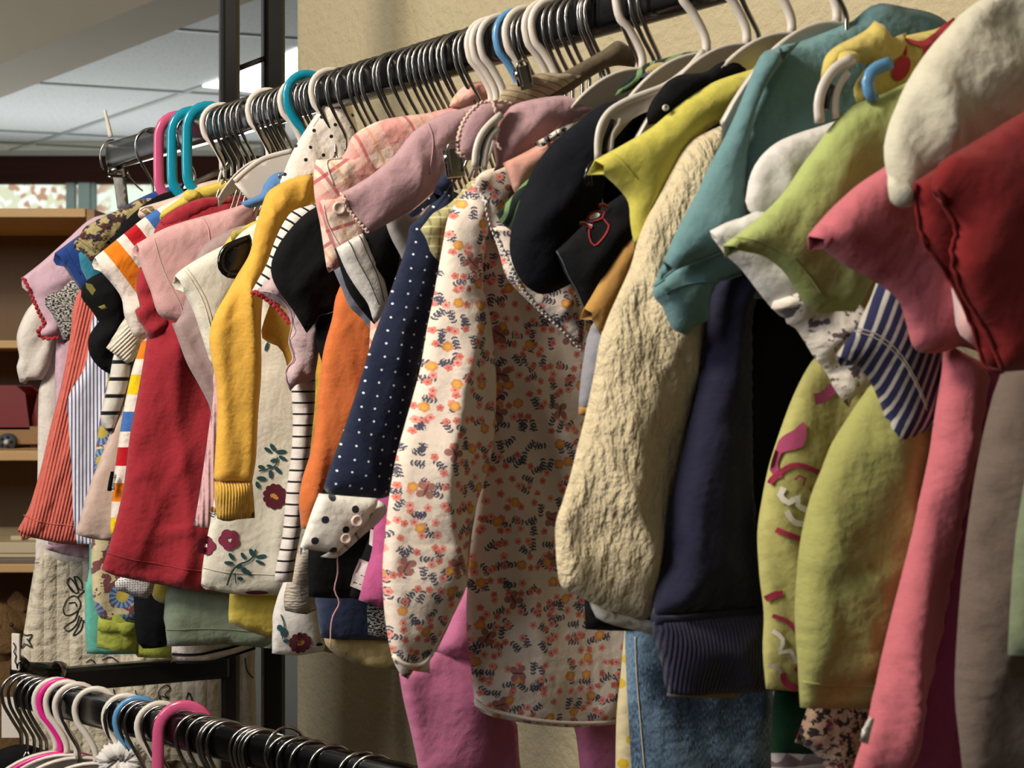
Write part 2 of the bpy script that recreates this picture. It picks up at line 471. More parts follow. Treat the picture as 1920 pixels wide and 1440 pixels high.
def seam(name, S, pts, mat, r=.0012, parent=None, label=None, wave=0.0, wl=.01, closed=False, flat=.6, lift=.0004):
    """piping, lace or a line of stitching laid on a cloth along image points"""
    q = np.array([S.pl.px(x, y, S.w)[:2] for x, y in pts]); q = catmull(q, .003, closed)
    if wave:
        L = np.concatenate([[0], np.cumsum(np.linalg.norm(np.diff(q, axis=0), axis=1))]); d = np.gradient(q, axis=0); d /= np.linalg.norm(d, axis=1)[:, None]+1e-12
        # resample finer for the scallops
        Lf = np.arange(0, L[-1], wl/6); q = np.stack([np.interp(Lf, L, q[:, 0]), np.interp(Lf, L, q[:, 1])], 1); d = np.gradient(q, axis=0); d /= np.linalg.norm(d, axis=1)[:, None]+1e-12
        q = q + np.stack([-d[:, 1], d[:, 0]], 1)*(wave*np.sin(Lf*6.283/wl))[:, None]
    W3 = S.pl.world(q[:, 0], q[:, 1], S.wf(q, 1)+S.w+lift)
    if r <= .0012 and not wave: r *= .65
    V, Fc = tube(W3, r, 6, r*flat, up=(S.pl.m[0], S.pl.m[1], 0), closed=closed)
    return mesh(name, V, Fc, mat, parent or S.o, label=label)
def knob(name, S, x, y, r, mat, holes=False, parent=None):
    u, v = S.pl.px(x, y, S.w)[:2]; w0 = float(S.wf(np.array([[u, v]]), 1)[0])+S.w
    V = []; Fc = []; prof = [(0, .0016), (.55, .0016), (.62, .0024), (.9, .0024), (1, .0014), (1, 0)]
    n = 20
    for (k, z) in prof:
        for j in range(n):
            a = 6.283*j/n; V.append(S.pl.world(u+math.cos(a)*r*k, v+math.sin(a)*r*k, w0+z))
    for i in range(len(prof)-1):
        for j in range(n): Fc.append((i*n+j, i*n+(j+1) % n, (i+1)*n+(j+1) % n, (i+1)*n+j))
    return mesh(name, V, Fc, mat, parent or S.o)
def ell(cx, cy, a, b, rot=0.0, n=14):
    return [(cx+a*math.cos(t)*math.cos(rot)-b*math.sin(t)*math.sin(rot), cy+a*math.cos(t)*math.sin(rot)+b*math.sin(t)*math.cos(rot)) for t in [6.2832*i/n for i in range(n)]]
def bloom(cx, cy, R, n, wd=.42, ph=0.0, sq=1.0):
    out = []
    for i in range(n):
        a = ph+6.2832*i/n; x = cx+math.cos(a)*R*.6*sq; y = cy+math.sin(a)*R*.6
        out.append(ell(x, y, R*.42, R*wd*.5, math.atan2(y-cy, x-cx), 10))
    return out
def stroke(pts, wd): return ('R', pts, wd)
# ------------------------------------------------------------------ fabrics
R45 = math.radians(45)
M = {}
def addm(k, m): M[k] = m; return m
addm('muslin', material('cream_muslin', lambda: mix(noise(vec(*uv()), 300), '#c3b7a1', '#d6ccb9'), .95,
     lambda: (absn(sinn(uv()[0]*190))*.8+absn(sinn(uv()[1]*150))*.5)*.0016 + noise(vec(*uv()), 90, 3)*.004, 1.0, sheen=.1, spec=.2))
addm('offwhite', fab('greyish_white_cotton', '#d9d0c6', coarse=1.2))
addm('lavender', fab('lavender_cotton', '#c9a3b4'))
addm('redlace', fab('red_lace', '#b3202c'))
addm('marl', fab('black_white_marl_knit', lambda: mix(smooth(noise(vec(uv()[0]*1.0, uv()[1]*1.6), 330, 3, .6), .47, .53), '#16161a', '#b5b0a8'), coarse=2))
addm('coral', fab('coral_ribbed_cotton', '#d85f4f', rib=.0042, coarse=.8))
addm('royal', fab('royal_blue_jersey', '#123c86'))
addm('turq', fab('turquoise_jersey', '#1c7f9b'))
addm('aqua', fab('aqua_jersey', '#58b7a4'))
def pansy():
    x, y, r = cells(26, .7, (2.1, .4)); th = mth('ARCTAN2', y, x)
    c = mix(noise(vec(*uv()), 60, 3) > .52, '#cfc29a', '#7a4a4a')
    c = mix(hyp(x, y) < .42, c, mix(sinn(th*14.0) > 0.0, '#6c4a86', '#5fa3bd')); c = mix(hyp(x, y) < .2, c, '#b7a24a'); return c
addm('paisley', fab('paisley_print', pansy))
addm('brownprint', fab('brown_floral_print', lambda: mix(smooth(noise(vec(*uv()), 85, 4, .6), .46, .52), mix(noise(vec(*uv()), 120) > .5, '#4a2a22', '#2a2230'), '#a89a6c'), coarse=2))
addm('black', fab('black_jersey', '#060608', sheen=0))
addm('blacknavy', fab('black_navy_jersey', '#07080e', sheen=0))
addm('pinst', fab('navy_pinstripe_cotton', stripes([(.38, '#4a5380'), (1, '#dcd8de')], .0044)))
addm('blush', fab('blush_marl_jersey', '#cdb0a2'))
addm('blushprint', fab('blush_print', '#e0bfae'))
addm('creamrib', fab('cream_ribbed_cotton', '#dcd5c0', rib=.004, ribang=R45))
addm('bw', fab('white_black_stripe_jersey', stripes([(.22, '#15151c'), (1, '#d9d3c9')], .021, math.radians(90))))
addm('bwfine', fab('white_black_fine_stripe_jersey', stripes([(.17, '#141319'), (1, '#e0d6cf')], .0112, math.radians(90))))
addm('bwsl', fab('white_black_stripe_sleeve_jersey', stripes([(.22, '#141319'), (1, '#e0d6cf')], .0098, math.radians(-53))))
T5 = [(.1, '#e9dcd2'), (.25, '#e27c12'), (.35, '#e9dcd2'), (.5, '#b50f1d'), (.6, '#e9dcd2'), (.75, '#3f6cb2'), (.85, '#e9dcd2'), (1, '#e8c512')]
_u, _v = rail_plane(.196).px(178, 482); _c, _s = math.cos(math.radians(143)), math.sin(math.radians(143))
M['terry_s'] = fab('multicolour_stripe_terry', stripes([(.10, '#e9dcd2'), (.255, '#e27c12'), (.345, '#e9dcd2'), (.485, '#b50f1d'), (.595, '#e9dcd2'), (.725, '#3f6cb2'), (1, '#e9dcd2')], .13, math.radians(143), -(_u*_c+_v*_s)+.001), coarse=1.6)
addm('terry_b', fab('multicolour_stripe_terry_body', stripes([(.12, '#e9dcd2'), (.25, '#b50f1d'), (.36, '#e9dcd2'), (.50, '#3f6cb2'), (.62, '#e9dcd2'), (.76, '#e8c512'), (.87, '#e9dcd2'), (1, '#e27c12')], .172, math.radians(90), .094), coarse=1.6))
addm('yellow2', fab('lemon_strap_cotton', '#d8bd28'))
addm('red', fab('red_cotton', '#a51328', coarse=1.3))
addm('pink', fab('light_pink_fleece', '#d9a3a2'))
addm('palepink', fab('pale_pink_rib', '#dcaaae', rib=.006))
addm('mauve', fab('mauve_taupe_jersey', '#a58a88'))
addm('cream', fab('cream_cotton', '#e3dccb'))
addm('olivey', fab('olive_yellow_jersey', '#b3a03a'))
addm('mustard', fab('mustard_yellow_knit', '#e6ab06', coarse=1.2))
addm('mustardrib', fab('mustard_yellow_rib', '#d9a410', rib=.003))
addm('dotwhite', fab('white_cotton_small_dots', dots('#e8ddd3', '#17151c', .0175, .115, .35), coarse=1.3))
addm('frill', fab('pale_mauve_frill', '#c5a6aa', coarse=1.8))
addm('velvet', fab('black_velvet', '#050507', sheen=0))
addm('orange', fab('burnt_orange_jersey', '#d96a0c'))
addm('slate', fab('slate_blue_grey', '#6b6f7e'))
def plaidc():
    u, v = uv(); c = lin('#ecd2c0')
    a = .93; x = u*math.cos(a)+v*math.sin(a); y = v*math.cos(a)-u*math.sin(a)
    c = mix((fract(x/.052) < .45)*.36, c, '#cf5560'); c = mix((fract(y/.052+.2) < .42)*.32, c, '#d4606a')
    c = mix((fract(x/.052+.33) < .06)*.8, c, '#b8384a'); c = mix((fract(y/.052+.7) < .06)*.7, c, '#b8384a')
    c = mix((fract(y/.052+.45) < .05)*.6, c, '#d8a06a'); return c
addm('plaid', fab('pink_plaid_flannel', plaidc, coarse=1.5))
addm('dusty', fab('dusty_pink_cotton', '#b98f96', coarse=1.2))
addm('greyknit', fab('grey_knit', '#a9a29c'))
addm('white', fab('white_cotton', '#d9d3cd'))
addm('navydot', fab('navy_cotton_pin_dots', dots('#17203a', '#dfe3ee', .0112, .085, .12, .45)))
addm('bigdot', fab('white_cotton_black_dots', dots('#e9e4da', '#20222e', .0190, .165, .12, .35), coarse=1.2))
def khaki():
    u, v = uv(); c = lin('#a9a271'); c = mix((fract(u/.008) < .22)*.6, c, '#5d5637'); c = mix((fract(v/.008) < .22)*.6, c, '#d8d0a4'); return c
addm('khaki', fab('khaki_check_cotton', khaki))
addm('floral', fab('cream_cotton_floral_print', floral, coarse=1.0))
addm('pinkbright', fab('bright_pink_cotton', '#b9608a'))
addm('magenta', fab('magenta_pink_jersey', '#c34c8a'))
addm('peach', fab('peach_cotton', '#dd9d8a'))
addm('whiteprint', fab('white_cotton_print', lambda: mix(smooth(noise(vec(*uv()), 130, 3), .56, .6), '#e4d8cc', '#5d4f55'), coarse=2))
addm('leaf', fab('dark_leaf_print', lambda: mix(smooth(sinn((uv()[0]*.8+uv()[1]*.6)*720+sinn((uv()[1]-uv()[0])*90)*2.2), .25, .45), '#0c1712', '#6d8c5c'), coarse=1.5))
addm('navy', fab('dark_navy_jersey', '#070a16', sheen=0))
addm('ochre', fab('ochre_jersey', '#b98634'))
addm('greyblue', fab('grey_jersey', '#8f8e97'))
addm('chunky', material('cream_textured_knit', lambda: mix(noise(vec(*uv()), 200, 3), '#cdbb98', '#dccba8'), .95,
     lambda: noise(vec(uv()[0]*1.6, uv()[1]*.75), 150, 3, .6)*.0052 + noise(vec(uv()[0]*1.5, uv()[1]*.5), 60, 2)*.008, 1.0, sheen=.25, spec=.2))
addm('lemon', fab('lemon_yellow_jersey', '#c9bd30'))
addm('mustd', fab('dull_mustard_jersey', '#a3803c'))
addm('teal', fab('teal_marl_jersey', '#628c90', coarse=1.4))
addm('sweat', fab('navy_sweatshirt_fleece', '#201f3a', coarse=1.2))
addm('sweatrib', fab('navy_sweatshirt_rib', '#26253f', rib=.0030))
addm('lime', fab('lime_green_jersey', '#a7b35e', coarse=1.3))
addm('limeprint', fab('pale_lime_jersey', '#b5ae5c'))
addm('limedk', fab('lime_olive_jersey', '#a2a050', coarse=1.5))
addm('hood', fab('yellow_towelling', '#cdb64e', coarse=2))
def tick():
    u, v = uv(); return mix(fract(u/.0066) < .36, '#25264a', '#b8b1a8')
addm('tick', fab('navy_white_ticking', tick))
addm('rose', fab('rose_pink_jersey', '#c8626e', coarse=1.2))
addm('ivory', fab('ivory_cotton', '#cfc8b0', coarse=1.4))
addm('pinkwhite', fab('white_pink_trim', '#e8c6c4'))
addm('deepred', fab('deep_red_jersey', '#7d0509', coarse=.8))
addm('taupe', fab('taupe_jersey', '#6b5a50', coarse=1.2))
addm('sageg', fab('sage_green_jersey', '#727d5c'))
def denim():
    u, v = uv(); n = noise(vec(u*1.0, v*1.0), 22, 2)*.6+noise(vec(u*3.0, v*.9), 300, 3)*.4; return mix(smooth(n, .40, .62), '#25384e', '#6d88a2')
addm('denim', fab('washed_denim', denim, coarse=1.5))
addm('green', fab('dark_green_velvet', '#0d4524'))
addm('zig', fab('white_zigzag_knit', lambda: mix(absn(fract(uv()[0]/.02)-.5)*.012+0.0 > fract(uv()[1]/.012)*.012-.003, '#cfc4bd', '#7f6d70')))
addm('darkfloral', fab('dark_floral_print', lambda: mix(smooth(noise(vec(*uv()), 170, 3, .65), .47, .51), mix(noise(vec(*uv()), 90) > .55, '#2c2320', '#7a2a3c'), '#c09d84')))
addm('olivedk', fab('dull_olive_cotton', '#8c8128'))
addm('beige', fab('beige_yellow_cotton', '#b9a468'))
addm('gauze', material('taupe_gauze', lambda: mix(noise(vec(*uv()), 120), '#b4a698', '#c7bbad'), .95, lambda: noise(vec(uv()[0], uv()[1]*3), 140, 3)*.004, 1.0))
addm('navyb', fab('navy_blue_cotton', '#2a3556'))
addm('chart', fab('chartreuse_jersey', '#a3ae22', coarse=1.5))
addm('lace', material('white_eyelet_lace', lambda: mix(E(voro(vec(*uv()), 330, .3).outputs['Distance']) < .28, '#dedad8', '#77747a'), .9))
addm('mustbody', fab('mustard_cotton', '#a8921f'))
addm('sage', fab('sage_cotton', '#7c8a74'))
addm('linen', fab('brown_linen', lambda: mix((fract(uv()[1]/.0052+uv()[0]*40) < .2)*.7, '#a08e72', '#54452f'), coarse=1.4))
addm('linendk', fab('dark_khaki_linen', '#5d5038'))
P = {}
for k, c in dict(teal='#1f4f57', berry='#8a2447', maroon='#5c1226', gold='#cf8a22', pale='#c9b26a', navy='#20263c', crab='#1f1e22', magp='#b0406e', red='#b3202c', whites='#ece6d6',
                 dk='#0c0c10', cherry='#a81e44', white='#e4ddd8', pinkt='#dfa3ad', stitch='#c7bda6', gy='#8a7f35', steel='#5a6a78').items():
    P[k] = fab('print_'+k, c, coarse=.3)
plast_w = material('white_plastic', '#d6cdc3', .35)
plast_b = material('light_blue_plastic', '#5b8fbd', .25)
plast_t = material('teal_plastic', '#128aa6', .2)
plast_p = material('pink_plastic', '#c9557f', .2)
plast_hp = material('hot_pink_plastic', '#e3278f', .3)
plast_k = material('black_plastic', '#0b0a0b', .15)
pearl = material('pearl_button', '#e6cfc4', .25)

# ------------------------------------------------------------------ garments, far to near
def G(s, name, label, cat='garment', phi=70):
    pl = rail_plane(s, math.radians(phi)); O = rod(s)
    return empty(name, (O[0], O[1], EYE+RAILH-.06), label, cat), pl
SH = '@0,-.14 @.03,-.13 @.075,-.16 @.07,-.21 '     # hidden shoulder of a garment on its hanger

# quilted dress
g, pl = G(-.045, 'muslin_dress', 'long cream quilted muslin dress with black crab and starfish prints, puffed white top, far left', 'dress')
D = []
cr = 'crab'
for st in ([(125,1092),(135,1108),(146,1110),(141,1095),(130,1082),(125,1092)], [(138,1080),(146,1102),(153,1105),(152,1090),(144,1080),(138,1080)],
           [(118,1140),(126,1122),(140,1116),(150,1128),(146,1142),(130,1152),(120,1150),(118,1140)], [(128,1130),(140,1128),(143,1136)], [(146,1142),(140,1160),(128,1168),(120,1176),(128,1182),(142,1170),(148,1152)],
           [(152,1155),(146,1172),(136,1190),(150,1180),(156,1160)], [(38,1180),(46,1190),(60,1188),(54,1200),(60,1212),(46,1206),(40,1216),(40,1200),(34,1192),(44,1192)],
           [(145,1118),(158,1105)], [(152,1160),(160,1166)], [(160,1240),(170,1234),(178,1242)], [(190,1236),(206,1230),(222,1240)],
           [(300,1288),(312,1282),(318,1290),(308,1300),(316,1308),(300,1302),(298,1310),(296,1296),(300,1288)], [(352,1296),(348,1312),(354,1322),(358,1308),(352,1296)], [(212,1290),(216,1308)], [(252,1290),(256,1310)],
           [(458,1232),(462,1256),(474,1270)], [(50,1196),(56,1204)], [(128,1096),(138,1108)]):
    D.append(stroke(st, 2.2))
S = cloth('skirt', g, pl, '66,1020 66,1050 50,1150 38,1250 45,1400 50,1480* 490,1480 482,1380 478,1250 470,1100 330,1020', M['muslin'], T=.008, Tw=.03, h=.008, fold=(.0035, 13, 0), decals=[(P[cr], D)])
S = cloth('bodice', g, pl, '@0,-.09 @.03,-.085 100,540 95,620 79,712 73,730 71,800 70,900 66,1055 180,1062 330,1060 420,1030 420,700 @-.09,-.11 @-.03,-.085', M['offwhite'], T=.007, fold=(.002, 18, 0), w=.002)
seam('waist_seam', S, [(66,1052),(120,1060),(200,1062)], P['stitch'], .0015)
S = cloth('sleeve', g, pl, '150,470 100,540 60,570 41,600 31,633 36,670 31,688 37,717* 55,713 79,712! 92,692 110,640 150,600', M['offwhite'], T=.014, Tw=.03, fold=(.005, 26, .5), w=.012, gape=(0, .004))
# lavender tee
g, pl = G(-.018, 'lavender_top', 'lavender cotton top with scalloped red lace along the sleeve edge', 'top')
S = cloth('body', g, pl, SH+'110,600 100,900 90,1020* 180,1045 @-.1;1048 @-.1,-.17 @-.095,-0.157 @-.03,-0.130', M['lavender'], h=.009)
S = cloth('ruffle', g, pl, '88,1022 84,1030 120,1040* 178,1050 180,1028 130,1022', M['lavender'], T=.007, Tw=.01, fold=(.002, 60, 0), w=.006)
S = cloth('sleeve', g, pl, '@.02,-.088 175,408 130,445 80,490 42,520* 58,550 72,585 84,608 72,618 76,632 95,634 112,630! 130,600 170,520 220,480', M['lavender'], T=.011, Tw=.03, fold=(.003, 20, .9), w=.008, gape=(0, .006))
seam('lace_trim', S, [(43,520),(58,550),(72,585),(83,608),(71,620),(77,632),(95,635),(112,630)], M['redlace'], .0018, label='scalloped red lace edging', wave=.0014, wl=.006)
g, pl = G(.0, 'marled_sweater', 'black and white marled knit sweater poking out under the red-edged lavender sleeve', 'sweater')
S = cloth('body', g, pl, SH+'140,700 150,880* @-.08;880 @-.1,-.17 @-.095,-0.157 @-.03,-0.130', M['marl'], h=.009)
S = cloth('sleeve', g, pl, '@.02,-.088 170,480 120,538 86,553* 95,585 112,618 120,645! 150,620 190,560', M['marl'], T=.008, w=.004, gape=(0, .004))
# coral dress
g, pl = G(.022, 'coral_ribbed_top', 'coral ribbed sleeveless top flaring towards its hem at the far left', 'top')
S = cloth('body', g, pl, '@0,-0.145 @.03,-0.130 @.07,-0.165 152,540 138,575 130,640 115,720 92,810 76,880 55,950 33,993* 60,1008 138,1022 230,1015! @-.1,-.25 @-.08,-0.175 @-.03,-0.130', M['coral'], T=.010, Tw=.03, fold=(.004, 30, .18), gape=(0, .006), w=.002, rot=.22)
seam('hem_stitching', S, [(44,965),(80,978),(140,985)], M['coral'], .0010)
# royal blue tee
g, pl = G(.048, 'blue_tee', 'royal blue jersey tee, its empty sleeve pointing left beside the lavender one', 't-shirt')
S = cloth('body', g, pl, '@0,-0.145 @.03,-0.130 @.095,-0.145 @.085,-.17 @.09;900* @-.08;900 @-.1,-.17 @-.095,-0.157 @-.03,-0.130', M['royal'], h=.009)
S = cloth('sleeve', g, pl, '348,342 300,355 255,375 210,400 150,440 103,474* 120,500 135,522 155,548! 185,530 230,450 320,400', M['royal'], T=.010, Tw=.02, ko=.9, w=.004, gape=(.002, .008))
seam('sleeve_hem', S, [(120,463),(134,490),(150,515)], M['royal'], .0009)
g, pl = G(.068, 'turquoise_tee', 'turquoise tee with an aqua hem hanging below the pinstriped blouse', 't-shirt')
S = cloth('body', g, pl, '@0,-0.145 @.03,-0.130 @.08,-0.155 @.075,-.17 170,800 167,1068 160,1090 159,1150 160,1190 163,1226* 258,1226! 250,900 @-.085,-.17 @-.09,-0.157 @-.03,-0.130', M['aqua'], T=.006, h=.008, fold=(.0015, 15, 0), gape=(0, .001))
S = cloth('sleeve', g, pl, '@.03,-.1 220,440 170,460 147,475* 152,505 168,535! 190,520 230,490', M['turq'], T=.006, w=.004)
# pinstripe
g, pl = G(.086, 'pinstripe_blouse', 'white blouse with fine navy pinstripes and a gathered side', 'blouse')
S = cloth('body', g, pl, '@0,-0.145 @.03,-0.130 @.07,-0.165 176,590 168,640 158,690 128,745 129,800 134,880 137,960 142,1010 145,1020* 210,1018! 260,980 260,700 @-.06,-0.157 @-.03,-0.130', M['pinst'], T=.011, Tw=.03, fold=(.004, 22, .1), w=.002)
# brown print
g, pl = G(.104, 'printed_blouse', 'blouse with a busy brown and olive print, gathered sleeve and bold flower hem', 'blouse')
S = cloth('body', g, pl, '@0,-0.145 @.03,-0.130 @.08,-0.155 @.06,-.17 185,800 172,1010 171,1080 174,1120 182,1150 190,1160* 230,1166 254,1168! 300,1100 320,800 @-.07,-.17 @-.09,-0.157 @-.03,-0.130', M['paisley'], T=.008, h=.008, fold=(.004, 24, 0))
S = cloth('sleeve', g, pl, '330,375 270,372 235,388 190,408 160,425 150,440 139,455* 150,470 165,485 178,500! 200,470 260,420', M['brownprint'], T=.011, Tw=.02, w=.005, fold=(.003, 50, .6), gape=(0, .005))
for i in range(5): seam('gather', S, [(148+i*7,447+i*4),(160+i*7,458+i*5),(175+i*5,468+i*6)], M['brownprint'], .0016)
# black
g, pl = G(.122, 'black_tee', 'black jersey tee with an olive knot on its drooping sleeve', 't-shirt')
S = cloth('body', g, pl, '@0,-0.145 @.03,-0.135 @.08,-0.155 @.07,-.17 240,800 250,1110 258,1205 280,1216* 312,1212! 330,1100 330,800 @-.08,-.17 @-.09,-0.157 @-.03,-0.130', M['blacknavy'], T=.009, h=.008)
S = cloth('shoulder', g, pl, '365,350 300,365 250,400 215,440 200,470 230,480 330,420', M['black'], T=.006, w=.003)
S = cloth('sleeve', g, pl, '215,500 180,515 160,530 152,556 170,580 185,603 168,628 165,650 172,672 190,692 215,706* 232,650! 235,560', M['black'], T=.012, Tw=.02, w=.006, fold=(.003, 26, 1.0), gape=(0, .003))
S = cloth('knot', g, pl, '160,530 172,533 180,545 190,560 205,580 200,588 184,575 174,555 162,540', P['gy'], T=.006, Tw=.01, w=.016, label='olive green twisted knot')
g, pl = G(.146, 'blush_tee', 'pinkish beige marl tee with striped lower sleeve tucked between coral and red', 't-shirt')
S = cloth('body', g, pl, '@0,-0.145 @.03,-0.135 @.08,-0.155 @.06,-.17 262,600 246,700 222,770 190,855 165,920 142,1002* 205,1014 300,1030! 380,900 @-.09,-.17 @-.09,-0.157 @-.03,-0.130', M['blush'], T=.008, fold=(.002, 18, .25), w=.002, gape=(0, .002))
S = cloth('sleeve', g, pl, '225,640 212,670 205,710 196,745 188,780 193,800 205,812* 215,800 235,740! 245,690 240,650', M['bw'], T=.008, Tw=.02, w=.006, label='cream sleeve with black stripes')
g, pl = G(.163, 'cream_ribbed_top', 'cream ribbed cotton top showing one wide sleeve cuff under striped terry', 'top')
S = cloth('body', g, pl, SH+'250,700 260,900* 400,900 @-.08;900 @-.1,-.17 @-.095,-0.157 @-.03,-0.130', M['cream'], h=.01)
S = cloth('sleeve', g, pl, '245,580 228,605 214,628 199,652* 222,670 245,687! 262,650 275,600', M['creamrib'], T=.009, w=.004)
g, pl = G(.178, 'salmon_print_top', 'pale salmon top with printed shoulder just behind the yellow strap', 'top')
S = cloth('body', g, pl, SH+'330,700 330,900* @-.08;900 @-.1,-.17 @-.095,-0.157 @-.03,-0.130', M['blush'], h=.01)
S = cloth('shoulder', g, pl, '440,335 400,338 360,350 330,368 262,390 258,402 270,412 330,400 420,372', M['blushprint'], T=.006, Tw=.015, w=.004, decals=[(P['gy'], [ell(272,398,6,3), ell(282,392,5,3)]), (P['crab'], [stroke([(262,396),(272,390),(286,388)], 1.5)])])
# multi stripe terry
g, pl = G(.196, 'striped_terry_tee', 'terry tee with bold orange, red, blue, yellow and white stripes', 't-shirt')
S = cloth('body', g, pl, SH+'275,600 262,650 246,700 228,790 213,900 208,960 206,1000* 260,1010! 400,1010 @-.09,-.17 @-.095,-0.157 @-.03,-0.130', M['terry_b'], T=.008, w=.001)
S = cloth('sleeve', g, pl, '@.0,-.092 @.03,-.086 308,384 270,408 230,440 178,482* 190,510 212,535 228,560 234,595 252,632 265,636 282,628! 300,560 330,480', M['terry_s'], T=.010, Tw=.02, ko=.9, w=.005, gape=(0, .007), wr=.002, fold=(.002, 20, .9))
o = cloth('care_tag', g, pl, '208,884 214,884 212,900 208,921* 201,920 204,900', M['black'], T=.001, Tw=.01, w=.012, label='small woven side tag, black and white').o
V = []; Fc = []
for (cx, cy, rr) in ((213.5, 893, 2.2), (212.5, 908, 2.0), (212, 914.5, 2.4)):
    u_, v_ = pl.px(cx, cy, .012)[:2]; c_ = [pl.world(u_+math.cos(a)*rr/1560, v_+math.sin(a)*rr/1560, .0145) for a in np.linspace(0, 6.0, 12)]
    v2, f2 = tube(c_, .0004, 5); V, Fc = join((V, Fc), (v2, f2))
tg = cloth('tag_panel', g, pl, '214,886 219,890 216,905 214,922 208,921 212,900', M['white'], T=.001, Tw=.01, w=.0125).o
mesh('tag_lettering', V, Fc, P['dk'], tg)
# yellow strap top
g, pl = G(.214, 'yellow_strap_top', 'yellow top with narrow knotted shoulder strap and mustard hem', 'top')
S = cloth('body', g, pl, '@.0,-.16 @.06,-0.165 @.08,-.17 300,900 290,1095 285,1115 300,1130 350,1138 430,1141* 520,1140! 470,900 @-.09,-.17 @-.06,-0.165', M['mustbody'], T=.007, h=.009)
S = cloth('strap', g, pl, '478,333 466,327 440,333 400,344 360,357 330,378 302,398 300,412 320,405 360,385 400,372 440,362 474,352 482,343', M['yellow2'], T=.006, Tw=.008, w=.004, h=.004, wr=.003)
S = cloth('bow', g, pl, '345,362 352,356 366,356 376,362 372,376 358,380 346,374', M['yellow2'], T=.009, Tw=.012, w=.010, h=.004, fold=(.002, 80, .6))
# bottoms seen below
def low(s, name, label, cat, spec, m, **k):
    g, pl = G(s, name, label, cat); k.setdefault('h', .009)
    nm = k.pop('pn', 'body'); return g, pl, cloth(nm, g, pl, '@0,-.15 @.03,-.14 @.06,-.17 @.055,-.21 '+spec+' @-.055,-.21 @-.06,-.17 @-.03,-.14', m, **k)
g, pl, S = low(.097, 'chartreuse_skirt', 'chartreuse skirt with a gathered ruffle below the printed flower hem', 'skirt', '200,900 184,1157 182,1190 182,1215* 255,1224! 300,1000', M['chart'], fold=(.003, 28, 0), T=.008)
S2 = cloth('ruffle', g, pl, '184,1158 182,1182 205,1188 228,1192 254,1190 256,1168 230,1164 205,1160', M['chart'], T=.006, Tw=.008, w=.006, fold=(.002, 50, 0))
g, pl, S = low(.093, 'lime_underskirt', 'lime green hem peeking below the dark navy shorts', 'skirt', '270,900 250,1190 258,1232* 330,1234! 340,1000', M['chart'], fold=(.002, 24, 0))
g, pl, S = low(.186, 'eyelet_lace_blouse', 'white eyelet lace hem showing under the red dress', 'blouse', '260,900 230,1078 215,1092 218,1108 232,1110 250,1118* 275,1122 287,1110! 330,900', M['lace'], T=.006, fold=(.003, 30, 0))
g, pl, S = low(.204, 'striped_undershirt', 'white tee with broad black stripes, hem folded upwards below the sage one', 't-shirt', '360,900 322,1212 323,1240* 388,1242 470,1216! 480,1180 430,900', M['offwhite'], T=.006,
               decals=[(P['dk'], [stroke([(322,1226),(370,1226),(410,1218),(455,1206)], 5), stroke([(330,1241),(392,1240),(430,1230),(478,1214)], 5)])])
g, pl, S = low(.228, 'sage_tee', 'sage green tee, only its straight hem showing under the mustard one', 't-shirt', '340,900 309,1130 310,1175 314,1212* 420,1208 508,1216! 520,1130 480,900', M['sage'], T=.007, fold=(.0012, 12, 0))
seam('hem_stitching', S, [(310,1180),(400,1178),(500,1184)], M['sage'], .0008)
# red dress
g, pl = G(.25, 'red_dress', 'bright red cotton dress with frilled cap sleeve, widest hem on the left', 'dress')
S = cloth('body', g, pl, '462,365 430,368 380,372 340,385 305,408 285,445 270,500 262,560 275,620 270,670 258,740 243,820 232,910 214,990 190,1068* 240,1085 310,1098 383,1110 470,1105! 500,900 @-.08,-.17 @-.09,-0.157 @-.03,-0.137', M['red'], T=.013, Tw=.04, fold=(.0055, 9, .25), w=.002, gape=(0, .002), wr=.003)
seam('hem_stitching', S, [(200,1036),(260,1050),(330,1062),(384,1070)], M['red'], .0010)
S2 = cloth('collar', g, pl, '463,364 420,369 380,371 335,388 300,418 330,428 345,424 390,398 440,380', M['red'], T=.005, Tw=.012, w=.008)
S3 = cloth('sleeve_frill', g, pl, '262,500 255,540 262,575 253,582 258,600 268,612 275,630 295,636 312,625! 330,570 310,510', M['red'], T=.008, Tw=.014, w=.008, fold=(.004, 40, 1.1), gape=(0, .004))
# pink tee
g, pl = G(.30, 'pink_tee', 'light pink fleece tee with a wide open sleeve stitched twice at the edge', 't-shirt')
S = cloth('body', g, pl, '@0,-0.145 @.03,-0.130 @.09,-0.155 400,560 372,640 385,700 398,760 393,800* 480,800! @-.09,-.17 @-.09,-0.157 @-.03,-0.130', M['mauve'], T=.008, fold=(.003, 20, .3))
S = cloth('sleeve', g, pl, '498,368 450,385 400,400 370,408 330,420 300,432 256,457* 260,485 270,515 282,545 298,590 330,604 375,632! 400,560 440,470 480,410', M['pink'], T=.010, Tw=.022, ko=.9, w=.004, gape=(.001, .007), wr=.002, h=.005)
seam('stitching', S, [(288,448),(296,480),(310,520),(335,570),(345,600)], P['stitch'], .0007)
seam('shoulder_seam', S, [(376,407),(388,430),(392,470)], M['pink'], .0010)
g, pl = G(.335, 'mauve_top', 'mauve taupe top in soft vertical pleats beneath the pink and cream sleeves', 'top')
S = cloth('body', g, pl, '@0,-0.145 @.03,-0.135 @.08,-0.165 340,590 322,606 335,640 350,680 372,720 392,760 400,800* 470,800! 480,600 @-.09,-0.157 @-.03,-0.130', M['mauve'], T=.012, Tw=.02, fold=(.005, 40, -.45), w=.002)
g, pl = G(.365, 'pale_pink_leggings', 'narrow pale pink ribbed garment hanging between the red dress and yellow cardigan', 'leggings')
